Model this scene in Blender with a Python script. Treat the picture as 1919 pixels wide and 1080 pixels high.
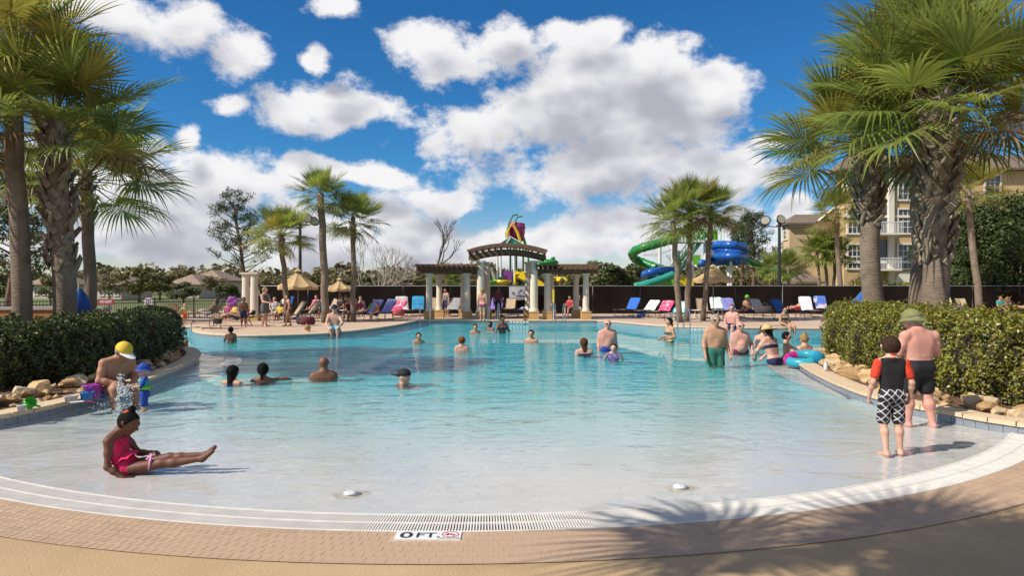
import bpy, bmesh, math, random
import numpy as np
from mathutils import Vector, Matrix
for o in list(bpy.data.objects): bpy.data.objects.remove(o)
random.seed(7); RNG = np.random.default_rng(7)
PI = math.pi; R = math.radians
SC = bpy.context.scene; COL = SC.collection
# ---------------------------------------------------------------- camera
CAMZ, F = 1.72, 1280.0
cd = bpy.data.cameras.new('camera'); cam = bpy.data.objects.new('camera', cd); COL.objects.link(cam)
cam.location = (0, 0, CAMZ); cam.rotation_euler = (PI/2, 0, 0)
cd.sensor_width = 36; cd.lens = 36*F/1919; cd.clip_end = 5000; cd.clip_start = .05
SC.camera = cam
SC.view_settings.view_transform = 'Standard'; SC.view_settings.look = 'None'
SC.view_settings.exposure = 0.30; SC.view_settings.gamma = 1
SC.cycles.max_bounces = 8; SC.cycles.transparent_max_bounces = 24
SC.cycles.diffuse_bounces = 3; SC.cycles.glossy_bounces = 3; SC.cycles.caustics_reflective = False
SC.cycles.sample_clamp_indirect = 6
# ---------------------------------------------------------------- sun and sky
SUN_EL = R(43); SUN_H = Vector((-.9, -.43, 0)).normalized()
TOSUN = SUN_H*math.cos(SUN_EL) + Vector((0, 0, math.sin(SUN_EL)))
sd = bpy.data.lights.new('sun', 'SUN'); so = bpy.data.objects.new('sun', sd); COL.objects.link(so)
sd.energy = 4.8; sd.angle = R(.53); sd.color = (1, .93, .82)
so.rotation_euler = TOSUN.to_track_quat('Z', 'Y').to_euler(); so.location = (-30, -20, 40)
W = bpy.data.worlds.new('World'); SC.world = W; W.use_nodes = True
W.cycles.sampling_method = 'MANUAL'; W.cycles.sample_map_resolution = 256
def build_sky():
    nt = W.node_tree; nt.nodes.clear(); N = nt.nodes; L = nt.links
    # cloud density as a group of the view direction: soft lobes where the clouds stand, broken up by noise
    def M(op, a, b=None, c=None, tree=nt):
        n = tree.nodes.new('ShaderNodeMath'); n.operation = op
        for i, v in enumerate((a, b, c)):
            if v is None: continue
            if isinstance(v, (int, float)): n.inputs[i].default_value = v
            else: tree.links.new(v, n.inputs[i])
        return n.outputs[0]
    def V(op, a, b, c=None, tree=nt):
        n = tree.nodes.new('ShaderNodeVectorMath'); n.operation = op
        for i, v in enumerate((a, b, c)):
            if v is None: continue
            if isinstance(v, tuple): n.inputs[i].default_value = v
            else: tree.links.new(v, n.inputs[i])
        return n.outputs['Value' if op in ('LENGTH', 'DOT_PRODUCT') else 'Vector']
    blobs = [(850,100,120,75),(960,70,110,55),(1070,60,90,40),(880,240,140,75),(1040,190,190,110),(1190,140,150,75),(1230,210,170,100),
        (1120,300,260,95),(1300,320,150,75),(1330,165,80,40),(190,15,190,50),(340,50,150,66),(440,105,80,60),(645,185,100,62),(560,210,80,45),
        (440,200,60,24),(650,20,70,36),(600,105,36,24),(410,325,170,60),(290,400,280,120),(130,330,120,80),(540,450,330,80),
        (640,325,120,32),(830,372,100,30),(780,430,160,60),(960,460,320,44),(1210,440,260,56),(1340,410,120,44),(1430,258,60,20),(1490,400,60,34),(350,265,34,40),(250,478,320,44),(640,485,300,36),(1090,484,280,36),(1420,470,200,44)]
    def group(fine):
        g = bpy.data.node_groups.new('cloud_density', 'ShaderNodeTree')
        g.interface.new_socket('Dir', in_out='INPUT', socket_type='NodeSocketVector')
        g.interface.new_socket('Density', in_out='OUTPUT', socket_type='NodeSocketFloat')
        gi = g.nodes.new('NodeGroupInput'); go = g.nodes.new('NodeGroupOutput')
        m = lambda *a: M(*a, tree=g); v = lambda op, a, b, c=None: V(op, a, b, c, tree=g)
        def noise(vec, scale, detail, rough=.55):
            n = g.nodes.new('ShaderNodeTexNoise'); n.inputs['Scale'].default_value = scale
            n.inputs['Detail'].default_value = detail; n.inputs['Roughness'].default_value = rough
            g.links.new(vec, n.inputs['Vector']); return n
        sep = g.nodes.new('ShaderNodeSeparateXYZ'); g.links.new(gi.outputs[0], sep.inputs[0])
        x, y, z = sep.outputs
        az = m('ARCTAN2', x, y); hl = m('SQRT', m('ADD', m('MULTIPLY', x, x), m('MULTIPLY', y, y)))
        te = m('DIVIDE', z, m('MAXIMUM', hl, .02))
        cmb = g.nodes.new('ShaderNodeCombineXYZ'); g.links.new(az, cmb.inputs[0]); g.links.new(te, cmb.inputs[1])
        p = cmb.outputs[0]
        if fine:
            wn = noise(gi.outputs[0], 6, 1)
            p = v('MULTIPLY_ADD', v('SUBTRACT', wn.outputs['Color'], (.5, .5, .5)), (.12, .08, 0), p)
        D = None
        for (bx, by, rx, ry) in blobs:
            u = (bx-960)/F; a = math.atan(u); ca = math.cos(a); t = (540-by)/F*ca; ix, iy = F/rx/ca/ca, F/ry/ca
            d = v('LENGTH', v('MULTIPLY_ADD', p, (ix, iy, 0), (-a*ix, -t*iy, 0)), None)
            D = d if D is None else m('SMOOTH_MIN', D, d, .25)
        D = m('SUBTRACT', 1, D)
        # the same broken cloud carries on all around outside these
        gen = m('MULTIPLY', m('SUBTRACT', noise(gi.outputs[0], 2.6, 0).outputs[0], .5), 4)
        wgt = m('MAXIMUM', m('MULTIPLY', m('SUBTRACT', m('ABSOLUTE', az), .68), 6), m('MULTIPLY', m('SUBTRACT', te, .46), 8))
        wgt = m('MINIMUM', m('MAXIMUM', wgt, 0), 1)
        D = m('MAXIMUM', D, m('SUBTRACT', gen, m('MULTIPLY', m('SUBTRACT', 1, wgt), 3)))
        fb = noise(v('MULTIPLY', gi.outputs[0], (1, 1, 1.4)), 12, 7 if fine else 2, .62).outputs[0]
        D = m('ADD', m('MULTIPLY', D, .9), m('MULTIPLY', m('SUBTRACT', fb, .52), 2.3))
        g.links.new(D, go.inputs[0]); return g
    gf, gc = group(True), group(False)
    tc = N.new('ShaderNodeTexCoord'); dirv = tc.outputs['Generated']
    def grp(vec, g):
        n = N.new('ShaderNodeGroup'); n.node_tree = g; L.new(vec, n.inputs[0]); return n.outputs[0]
    d0 = grp(dirv, gf)
    d1 = grp(V('ADD', dirv, (-.02, 0, .045)), gc)
    def ramp(v, a, b, tree=nt):
        n = tree.nodes.new('ShaderNodeMapRange'); n.interpolation_type = 'SMOOTHSTEP'
        n.inputs['From Min'].default_value = a; n.inputs['From Max'].default_value = b; L.new(v, n.inputs['Value']); return n.outputs[0]
    sky = N.new('ShaderNodeTexSky'); sky.sky_type = 'NISHITA'; sky.sun_disc = False
    sky.sun_elevation = SUN_EL; sky.sun_rotation = math.atan2(SUN_H.x, SUN_H.y); sky.air_density = 1.0; sky.dust_density = .0; sky.ozone_density = 3.0
    bc = N.new('ShaderNodeHueSaturation'); bc.inputs['Saturation'].default_value = 1.22; bc.inputs['Value'].default_value = .98
    L.new(sky.outputs[0], bc.inputs['Color'])
    tint = N.new('ShaderNodeMix'); tint.data_type = 'RGBA'; tint.blend_type = 'MULTIPLY'; tint.inputs[0].default_value = 1; L.new(bc.outputs[0], tint.inputs[6]); hz = N.new('ShaderNodeMix'); hz.data_type = 'RGBA'; hz.inputs[6].default_value = (.80, .76, .86, 1); hz.inputs[7].default_value = (.32, .70, .90, 1); sz = N.new('ShaderNodeSeparateXYZ'); L.new(dirv, sz.inputs[0]); mz = N.new('ShaderNodeMapRange'); mz.interpolation_type = 'SMOOTHSTEP'; mz.inputs['From Min'].default_value = .02; mz.inputs['From Max'].default_value = .19; L.new(sz.outputs[2], mz.inputs['Value']); L.new(mz.outputs[0], hz.inputs[0]); L.new(hz.outputs[2], tint.inputs[7])
    def mix(f, a, b):
        n = N.new('ShaderNodeMix'); n.data_type = 'RGBA'
        if isinstance(f, (int, float)): n.inputs[0].default_value = f
        else: L.new(f, n.inputs[0])
        for i, v in ((6, a), (7, b)):
            if isinstance(v, tuple): n.inputs[i].default_value = (*v, 1)
            else: L.new(v, n.inputs[i])
        return n.outputs[2]
    shade = ramp(M('MULTIPLY_ADD', d0, .35, d1), -.1, 1.15)
    ccol = mix(shade, (7.5, 7.45, 7.55), (3.6, 3.7, 4.25))
    alpha = ramp(d0, -.10, .36)
    out = mix(alpha, tint.outputs[2], ccol)
    bg = N.new('ShaderNodeBackground'); bg.inputs['Strength'].default_value = .1; L.new(out, bg.inputs[0])
    ow = N.new('ShaderNodeOutputWorld'); L.new(bg.outputs[0], ow.inputs[0])
build_sky()
# ---------------------------------------------------------------- helpers
def gp(px, py, z=0):
    Y = F*(CAMZ-z)/(py-540); return Vector(((px-960)/F*Y, Y, z))
def at(px, py, Y): return Vector(((px-960)/F*Y, Y, CAMZ+(540-py)/F*Y))
MATS = {}
def mat(name, col=(.5,.5,.5), rough=.6, var=.0, vscale=8, bump=0, bscale=40, metal=0, spec=.4, col2=None, island=0, dead=None, trans=0, coat=0, alpha=1, sss=0, detail=4):
    """procedural principled material: base colour broken up by noise, optional per-piece variation and fine relief"""
    if name in MATS: return MATS[name]
    m = bpy.data.materials.new(name); m.use_nodes = True; nt = m.node_tree; N = nt.nodes; L = nt.links
    b = N['Principled BSDF']; b.inputs['Roughness'].default_value = rough; b.inputs['Metallic'].default_value = metal
    b.inputs['Specular IOR Level'].default_value = spec; b.inputs['Base Color'].default_value = (*col, 1)
    if coat: b.inputs['Coat Weight'].default_value = coat
    if sss:
        b.inputs['Subsurface Weight'].default_value = sss; b.inputs['Subsurface Radius'].default_value = (.02, .008, .004); b.inputs['Subsurface Scale'].default_value = .5
    tc = N.new('ShaderNodeTexCoord'); src = None
    def mixc(f, a, c):
        n = N.new('ShaderNodeMix'); n.data_type = 'RGBA'; L.new(f, n.inputs[0])
        for i, v in ((6, a), (7, c)):
            if isinstance(v, tuple): n.inputs[i].default_value = (*v, 1)
            else: L.new(v, n.inputs[i])
        return n.outputs[2]
    if var or col2:
        ns = N.new('ShaderNodeTexNoise'); ns.inputs['Scale'].default_value = vscale; ns.inputs['Detail'].default_value = detail; L.new(tc.outputs['Object'], ns.inputs['Vector'])
        mr = N.new('ShaderNodeMapRange'); mr.inputs['From Min'].default_value = .3; mr.inputs['From Max'].default_value = .7; L.new(ns.outputs[0], mr.inputs['Value'])
        c2 = col2 or tuple(c*(1-var) for c in col); src = mixc(mr.outputs[0], col, c2)
    if island:
        ge = N.new('ShaderNodeNewGeometry'); hs = N.new('ShaderNodeHueSaturation'); mr = N.new('ShaderNodeMapRange')
        mr.inputs['To Min'].default_value = 1-island; mr.inputs['To Max'].default_value = 1+island; L.new(ge.outputs['Random Per Island'], mr.inputs['Value'])
        L.new(mr.outputs[0], hs.inputs['Value'])
        if src is not None: L.new(src, hs.inputs['Color'])
        else: hs.inputs['Color'].default_value = (*col, 1)
        src = hs.outputs[0]
        if dead:
            mr = N.new('ShaderNodeMath'); mr.operation = 'GREATER_THAN'; mr.inputs[1].default_value = .93; L.new(ge.outputs['Random Per Island'], mr.inputs[0]); src = mixc(mr.outputs[0], src, dead)
    if src is not None: L.new(src, b.inputs['Base Color'])
    if bump:
        ns = N.new('ShaderNodeTexNoise'); ns.inputs['Scale'].default_value = bscale; ns.inputs['Detail'].default_value = 5; L.new(tc.outputs['Object'], ns.inputs['Vector'])
        bp = N.new('ShaderNodeBump'); bp.inputs['Strength'].default_value = bump; bp.inputs['Distance'].default_value = .02; L.new(ns.outputs[0], bp.inputs['Height']); L.new(bp.outputs[0], b.inputs['Normal'])
    if trans:
        tl = N.new('ShaderNodeBsdfTranslucent'); ms = N.new('ShaderNodeMixShader'); ms.inputs[0].default_value = trans
        if src is not None: L.new(src, tl.inputs[0])
        else: tl.inputs[0].default_value = (*col, 1)
        L.new(b.outputs[0], ms.inputs[1]); L.new(tl.outputs[0], ms.inputs[2]); L.new(ms.outputs[0], N['Material Output'].inputs[0])
    MATS[name] = m; return m
def tag(o, label=None, cat=None, group=None, kind=None):
    if label: o['label'] = label
    if cat: o['category'] = cat
    if group: o['group'] = group
    if kind: o['kind'] = kind
    return o
def empty(name, loc=(0,0,0), rz=0, label=None, cat=None, group=None, kind=None):
    o = bpy.data.objects.new(name, None); COL.objects.link(o); o.location = loc; o.rotation_euler = (0,0,rz); o.empty_display_size = .1
    return tag(o, label, cat, group, kind)
def link(name, me, parent=None, loc=None, rot=None, scale=None):
    o = bpy.data.objects.new(name, me); COL.objects.link(o)
    if parent is not None: o.parent = parent
    if loc is not None: o.location = loc
    if rot is not None: o.rotation_euler = rot
    if scale is not None: o.scale = scale if not isinstance(scale, (int, float)) else (scale,)*3
    return o
def copy_tree(o, parent=None):
    c = o.copy(); COL.objects.link(c); c.parent = parent
    for ch in list(o.children): copy_tree(ch, c)
    return c
class MB:
    """collects simple solids into one mesh"""
    def __init__(s): s.v = []; s.f = []; s.m = []; s.cur = 0
    def add(s, v, f):
        n = len(s.v); s.v += [tuple(p) for p in v]; s.f += [tuple(i+n for i in q) for q in f]; s.m += [s.cur]*len(f); return s
    def box(s, c, d, rz=0, M=None, taper=1):
        hx, hy, hz = d[0]/2, d[1]/2, d[2]/2
        v = [Vector((x*hx*(taper if z > 0 else 1), y*hy*(taper if z > 0 else 1), z*hz)) for z in (-1,1) for y in (-1,1) for x in (-1,1)]
        Mx = M if M is not None else Matrix.Rotation(rz, 3, 'Z')
        return s.add([Mx @ p + Vector(c) for p in v], [(0,2,3,1),(4,5,7,6),(0,1,5,4),(2,6,7,3),(0,4,6,2),(1,3,7,5)])
    def bar(s, p, q, w, h=None, up=(0,0,1)):
        p = Vector(p); q = Vector(q); d = q-p; L = d.length
        if L < 1e-6: return s
        x = d/L; u = Vector(up)
        if abs(x.dot(u)) > .99: u = Vector((0,1,0))
        y = u.cross(x).normalized(); z = x.cross(y)
        return s.box((p+q)/2, (L, w, h or w), M=Matrix((x, y, z)).transposed())
    def tube(s, pts, r, n=8, cap=True, flat=1, twist=0):
        pts = [Vector(p) for p in pts]; m = len(pts); rs = r if isinstance(r, (list, tuple)) else [r]*m
        T = [(pts[min(i+1, m-1)]-pts[max(i-1, 0)]).normalized() for i in range(m)]
        u = Vector((0,0,1)) if abs(T[0].z) < .9 else Vector((1,0,0)); a = u.cross(T[0]).normalized(); v = []
        for i in range(m):
            a = (a - T[i]*a.dot(T[i])).normalized(); b = T[i].cross(a)
            v += [pts[i] + (a*math.cos(2*PI*k/n+twist) + b*math.sin(2*PI*k/n+twist)*flat)*rs[i] for k in range(n)]
        f = [(i*n+k, i*n+(k+1) % n, (i+1)*n+(k+1) % n, (i+1)*n+k) for i in range(m-1) for k in range(n)]
        if cap: f += [tuple(range(n-1, -1, -1)), tuple((m-1)*n+k for k in range(n))]
        return s.add(v, f)
    def lathe(s, prof, n=16, c=(0,0,0), ang=2*PI, cap=True):
        full = abs(ang-2*PI) < 1e-6; k = n if full else n+1; m = len(prof); c = Vector(c)
        v = [c+Vector((r*math.cos(ang*j/n), r*math.sin(ang*j/n), z)) for r, z in prof for j in range(k)]
        f = [(i*k+j, i*k+(j+1) % k, (i+1)*k+(j+1) % k, (i+1)*k+j) for i in range(m-1) for j in range(n)]
        if cap and full:
            if prof[0][0] > 1e-4: f.append(tuple(range(k-1, -1, -1)))
            if prof[-1][0] > 1e-4: f.append(tuple((m-1)*k+j for j in range(k)))
        return s.add(v, f)
    def sheet(s, P):
        """P[i][j] grid of points -> quads"""
        a, b = len(P), len(P[0]); return s.add([p for r in P for p in r], [(i*b+j, i*b+j+1, (i+1)*b+j+1, (i+1)*b+j) for i in range(a-1) for j in range(b-1)])
    def mesh(s, name, mats, smooth=False):
        me = bpy.data.meshes.new(name); me.from_pydata(s.v, [], s.f)
        for mm in (mats if isinstance(mats, (list, tuple)) else [mats]): me.materials.append(mm)
        if any(s.m): me.polygons.foreach_set('material_index', s.m)
        if smooth: me.polygons.foreach_set('use_smooth', [True]*len(me.polygons))
        me.update(); return me
    def build(s, name, mats, parent=None, smooth=False, **kw): return link(name, s.mesh(name, mats, smooth), parent, **kw)
def np_mesh(name, verts, faces, m, smooth=False):
    """fast mesh from numpy arrays (all faces the same size)"""
    me = bpy.data.meshes.new(name); nv, nf, k = len(verts), len(faces), faces.shape[1]
    me.vertices.add(nv); me.vertices.foreach_set('co', np.ascontiguousarray(verts, dtype=np.float32).ravel())
    me.loops.add(nf*k); me.loops.foreach_set('vertex_index', np.ascontiguousarray(faces, dtype=np.int32).ravel())
    me.polygons.add(nf); me.polygons.foreach_set('loop_start', np.arange(0, nf*k, k, dtype=np.int32)); me.polygons.foreach_set('loop_total', np.full(nf, k, dtype=np.int32))
    if smooth: me.polygons.foreach_set('use_smooth', np.ones(nf, dtype=bool))
    me.materials.append(m); me.update(calc_edges=True); me.validate(); return me
def poly_sheet(name, pts, z, m, parent=None):
    bm = bmesh.new(); vs = [bm.verts.new((p[0], p[1], z)) for p in pts]
    es = [bm.edges.new((vs[i], vs[(i+1) % len(vs)])) for i in range(len(vs))]
    bmesh.ops.triangle_fill(bm, edges=es, use_beauty=True)
    for f in bm.faces:
        f.normal_update()
        if f.normal.z < 0: f.normal_flip()
    me = bpy.data.meshes.new(name); bm.to_mesh(me); bm.free(); me.materials.append(m); return link(name, me, parent)
def catmull(pts, n=6, closed=False):
    pts = [Vector(p) for p in pts]; out = []; m = len(pts); rng = range(m if closed else m-1)
    for i in rng:
        g = lambda j: pts[j % m] if closed else pts[max(0, min(m-1, j))]
        p0, p1, p2, p3 = g(i-1), g(i), g(i+1), g(i+2)
        for k in range(n):
            t = k/n; out.append(.5*((2*p1)+(p2-p0)*t+(2*p0-5*p1+4*p2-p3)*t*t+(3*p1-p0-3*p2+p3)*t**3))
    if not closed: out.append(pts[-1])
    return out
# ---- implicit bodies: tapered capsules blended into one skin, meshed by surface nets
def surface_nets(Fd, o, h):
    S = Fd < 0; sh = np.array(Fd.shape)-1; acc = np.zeros((*sh, 3), np.float32); cnt = np.zeros(sh, np.int16)
    offs = [(0,0),(0,1),(1,0),(1,1)]
    for ax in range(3):
        o1, o2 = [a for a in range(3) if a != ax]
        for (a, b) in offs:
            s0 = [None]*3; s1 = [None]*3
            s0[ax] = slice(0, -1); s1[ax] = slice(1, None)
            for oo, k in ((o1, a), (o2, b)): s0[oo] = s1[oo] = slice(k, k+sh[oo])
            A = Fd[tuple(s0)]; B = Fd[tuple(s1)]; cr = (A < 0) != (B < 0)
            if not cr.any(): continue
            t = (A[cr]/(A[cr]-B[cr])); q = np.zeros((len(t), 3), np.float32); q[:, ax] = t; q[:, o1] = a; q[:, o2] = b
            acc[cr] += q; cnt[cr] += 1
    act = cnt > 0; idx = np.full(sh, -1, np.int32); idx[act] = np.arange(act.sum())
    V = (acc[act]/cnt[act][:, None] + np.argwhere(act))*h + o; Q = []
    for ax, (u, v) in ((0, (1, 2)), (1, (2, 0)), (2, (0, 1))):
        s0 = [slice(1, -1)]*3; s1 = [slice(1, -1)]*3; s0[ax] = slice(0, -1); s1[ax] = slice(1, None)
        A = S[tuple(s0)]; B = S[tuple(s1)]; cr = A != B
        def cell(du, dv):
            sl = [slice(None)]*3; sl[u] = slice(1, None) if du else slice(0, -1); sl[v] = slice(1, None) if dv else slice(0, -1); return idx[tuple(sl)]
        q = np.stack([cell(0,0)[cr], cell(1,0)[cr], cell(1,1)[cr], cell(0,1)[cr]], 1); fl = ~A[cr]; q[fl] = q[fl][:, ::-1]; Q.append(q)
    return V, np.concatenate(Q)
def blob_mesh(name, prims, h, m, k=.03, clip=None):
    """prims: (a, b, ra, rb[, flat, normal[, k]])"""
    P = [(np.array(p[0], float), np.array(p[1], float), p[2], p[3], (p[4] if len(p) > 4 else 1), (np.array(p[5], float) if len(p) > 5 and p[5] is not None else np.array((0,1.,0))), (p[6] if len(p) > 6 else k)) for p in prims]
    lo = np.min([np.minimum(p[0], p[1])-max(p[2], p[3])*max(1, p[4]) for p in P], 0)-2.5*h; hi = np.max([np.maximum(p[0], p[1])+max(p[2], p[3])*max(1, p[4]) for p in P], 0)+2.5*h
    n = np.ceil((hi-lo)/h).astype(int)+1; Fd = np.full(n, 9., np.float32)
    ax = [lo[i]+h*np.arange(n[i]) for i in range(3)]
    for a, b, ra, rb, fl, nn, kk in P:
        pad = max(ra, rb)*max(1, fl)+kk+2*h; l = np.minimum(a, b)-pad; u = np.maximum(a, b)+pad
        i0 = np.maximum(((l-lo)/h).astype(int), 0); i1 = np.minimum(np.ceil((u-lo)/h).astype(int)+1, n)
        X = ax[0][i0[0]:i1[0], None, None]-a[0]; Y = ax[1][None, i0[1]:i1[1], None]-a[1]; Z = ax[2][None, None, i0[2]:i1[2]]-a[2]
        ba = b-a; w = X*nn[0]+Y*nn[1]+Z*nn[2]
        if fl != 1:
            g = (1/fl-1); X = X+w*g*nn[0]; Y = Y+w*g*nn[1]; Z = Z+w*g*nn[2]; ba = ba+nn*np.dot(ba, nn)*g
        L2 = max(ba@ba, 1e-9); t = np.clip((X*ba[0]+Y*ba[1]+Z*ba[2])/L2, 0, 1)
        d = np.sqrt((X-t*ba[0])**2+(Y-t*ba[1])**2+(Z-t*ba[2])**2)-(ra+(rb-ra)*t)
        if fl < 1: d = d*(.5+.5*fl)
        sl = tuple(slice(i0[i], i1[i]) for i in range(3)); G = Fd[sl]; hh = np.maximum(kk-np.abs(G-d), 0)/kk; Fd[sl] = np.minimum(G, d)-hh*hh*kk*.25
    for (p0, nrm) in (clip or []):
        p0 = np.array(p0, float); nrm = np.array(nrm, float); nrm /= np.linalg.norm(nrm)
        dd = (ax[0][:, None, None]-p0[0])*nrm[0]+(ax[1][None, :, None]-p0[1])*nrm[1]+(ax[2][None, None, :]-p0[2])*nrm[2]
        Fd = np.maximum(Fd, dd.astype(np.float32))
    Fd[0] = Fd[-1] = 9; Fd[:, 0] = Fd[:, -1] = 9; Fd[:, :, 0] = Fd[:, :, -1] = 9
    V, Q = surface_nets(Fd, lo, h); return np_mesh(name, V, Q, m, True)
def leaf_mesh(name, P, Nn, size, m, jit=.8, asp=.5, rng=RNG):
    """one small pointed leaf (a folded quad pair is overkill: one diamond) at each point, facing roughly along Nn"""
    n = len(P); d = Nn+rng.normal(0, jit, (n, 3)); d /= np.linalg.norm(d, axis=1)[:, None]+1e-9
    t = rng.normal(0, 1, (n, 3)); t -= d*(t*d).sum(1)[:, None]; t /= np.linalg.norm(t, axis=1)[:, None]+1e-9; b = np.cross(d, t)
    s = (size*rng.uniform(.6, 1.3, n))[:, None]
    V = np.stack([P-t*s, P+b*s*asp+d*s*.15, P+t*s, P-b*s*asp+d*s*.15], 1).reshape(-1, 3); Fc = np.arange(4*n).reshape(-1, 4)
    return np_mesh(name, V, Fc, m)
# ================================================================ the setting
WZ = -.012
CX, CY, R_IN, R_OUT, R_PAV = -.55, 13.8, 8.62, 8.99, 9.56
M_conc = mat('sand_concrete', (.48,.335,.185), .75, vscale=1.1, col2=(.37,.25,.135), bump=.35, bscale=60, detail=8)
M_deck = mat('far_deck_pavers', (.57,.41,.29), .7, vscale=2.2, col2=(.47,.33,.23), bump=.2, bscale=30, detail=6)
M_grass = mat('lawn_grass', (.10,.14,.03), .8, vscale=.15, col2=(.17,.17,.06), bump=.6, bscale=3, detail=8)
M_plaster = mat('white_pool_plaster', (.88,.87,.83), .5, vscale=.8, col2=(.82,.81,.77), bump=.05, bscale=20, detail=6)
M_tile = mat('grey_blue_tile', (.19,.22,.27), .25, vscale=9, col2=(.27,.28,.30), island=.2, spec=.5)
M_grout = mat('tile_grout', (.42,.41,.38), .8)
M_coping = mat('sandstone_coping', (.66,.50,.33), .65, vscale=5, col2=(.56,.41,.27), bump=.2, bscale=50, island=.1)
M_brick = mat('tan_brick', (.455,.318,.212), .75, vscale=1.4, col2=(.385,.262,.17), island=.06, bump=.2, bscale=80)
M_joint = mat('pale_sand_joint', (.50,.36,.255), .9, var=.2, vscale=20)
M_white = mat('white_plastic', (.72,.69,.63), .5, var=.16, vscale=6)
M_trough = mat('trough_concrete', (.05,.05,.05), .8)
M_soil = mat('bark_mulch_soil', (.085,.045,.025), .95, vscale=14, col2=(.16,.09,.05), bump=1, bscale=30)
# ground: one sheet with an opening where the pool terrace lies
def ground():
    b = MB(); X0, X1, Y0, Y1, E = -42, 46, -14, 47, 2500; z = -.03
    for (x0, x1, y0, y1) in ((-E, E, Y1, E), (-E, E, -E, Y0), (-E, X0, Y0, Y1), (X1, E, Y0, Y1)):
        b.add([(x0,y0,z),(x1,y0,z),(x1,y1,z),(x0,y1,z)], [(0,1,2,3)])
    tag(b.build('ground', M_grass), kind='structure')
ground()
WALL = catmull([(7.8,6.3,0),(6.7,7.25,0),(6.02,8.0,0),(5.66,8.7,0),(5.42,9.6,0),(5.38,10.6,0),(5.6,12.2,0),(6.0,14.0,0),(6.45,15.6,0),(7.4,17.3,0),(9.5,18.6,0),(14,19.4,0),
    (18.6,21.5,0),(19.4,25.2,0),(16,27.3,0),(12.5,27.6,0),(8.1,28.2,0),(6.3,29.8,0),(5.2,32.4,0),(4.3,33.9,0),(3.6,34.1,0),(-4.0,34.1,0),(-4.7,33.4,0),(-5.1,29.9,0),(-5.8,26.6,0),
    (-6.8,24.3,0),(-8.7,23.4,0),(-10.5,24.0,0),(-11.9,25.6,0),(-12.9,27.6,0),(-14.2,29.0,0),(-17.5,28.5,0),(-19,24.5,0),(-15.5,20.5,0),(-11.2,19.5,0),(-9.0,18.6,0),(-7.8,17.0,0),
    (-7.0,14.9,0),(-6.55,12.9,0),(-6.28,11.2,0),(-6.2,10,0),(-6.3,8.9,0),(-6.6,8.1,0),(-7.2,7.35,0),(-8.2,6.6,0)], 6)
def arc(r, a0, a1, n): return [Vector((CX+r*math.sin(t), CY-r*math.cos(t), 0)) for t in np.linspace(a0, a1, n)]
def wnorm(path, i):
    t = (path[min(i+1, len(path)-1)]-path[max(i-1, 0)]).normalized(); return Vector((t.y, -t.x, 0))
def offset(path, d): return [p+wnorm(path, i)*d for i, p in enumerate(path)]
def ribbon(name, path, rows, m, parent=None, smooth=False):
    b = MB(); P = [[p+wnorm(path, i)*o+Vector((0,0,z)) for i, p in enumerate(path)] for (o, z) in rows]; b.sheet(P); return b.build(name, m, parent, smooth)
inpool = lambda p: (p.x-CX)**2+(p.y-CY)**2 < R_IN**2 or p.y > CY
wp = [p for p in WALL if inpool(p)]
aR = math.atan2(wp[0].x-CX, CY-wp[0].y); aL = math.atan2(wp[-1].x-CX, CY-wp[-1].y)
def yfront(x): return CY-math.sqrt(max(R_IN**2-(x-CX)**2, 12))
def depth(x, y):
    s = max(0, y-yfront(x)); return .018+.068*min(s, 14)
# pool floor: starts at the beach arc and slopes down
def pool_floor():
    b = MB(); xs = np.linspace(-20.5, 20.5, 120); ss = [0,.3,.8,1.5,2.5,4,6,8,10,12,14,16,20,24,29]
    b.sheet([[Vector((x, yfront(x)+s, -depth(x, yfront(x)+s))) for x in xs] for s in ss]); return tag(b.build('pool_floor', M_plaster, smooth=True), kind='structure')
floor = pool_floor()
def water_tint():
    # white plaster on the beach; deeper, the water's aqua absorption tint is painted in
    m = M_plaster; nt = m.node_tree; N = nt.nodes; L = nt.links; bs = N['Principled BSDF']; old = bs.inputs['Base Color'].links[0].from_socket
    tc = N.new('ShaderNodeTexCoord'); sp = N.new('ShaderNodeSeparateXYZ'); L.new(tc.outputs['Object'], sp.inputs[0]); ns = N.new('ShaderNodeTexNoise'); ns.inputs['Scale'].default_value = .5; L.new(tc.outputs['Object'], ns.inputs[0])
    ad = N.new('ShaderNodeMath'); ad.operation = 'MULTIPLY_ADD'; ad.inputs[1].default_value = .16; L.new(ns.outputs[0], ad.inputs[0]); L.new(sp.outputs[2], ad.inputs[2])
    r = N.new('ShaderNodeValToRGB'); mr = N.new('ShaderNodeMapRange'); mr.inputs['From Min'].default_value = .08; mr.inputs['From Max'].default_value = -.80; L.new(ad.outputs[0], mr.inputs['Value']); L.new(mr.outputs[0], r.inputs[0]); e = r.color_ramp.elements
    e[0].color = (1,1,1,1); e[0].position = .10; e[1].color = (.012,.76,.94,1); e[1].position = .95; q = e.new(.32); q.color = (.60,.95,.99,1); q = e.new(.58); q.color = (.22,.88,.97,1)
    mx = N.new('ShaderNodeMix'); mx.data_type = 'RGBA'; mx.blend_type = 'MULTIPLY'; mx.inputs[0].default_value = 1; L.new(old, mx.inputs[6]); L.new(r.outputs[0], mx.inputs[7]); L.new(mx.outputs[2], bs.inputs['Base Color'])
water_tint()
# pool walls with coping
pw = tag(ribbon('pool_wall', WALL, [(0,-1.3),(0,.085)], M_plaster), kind='structure')
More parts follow.
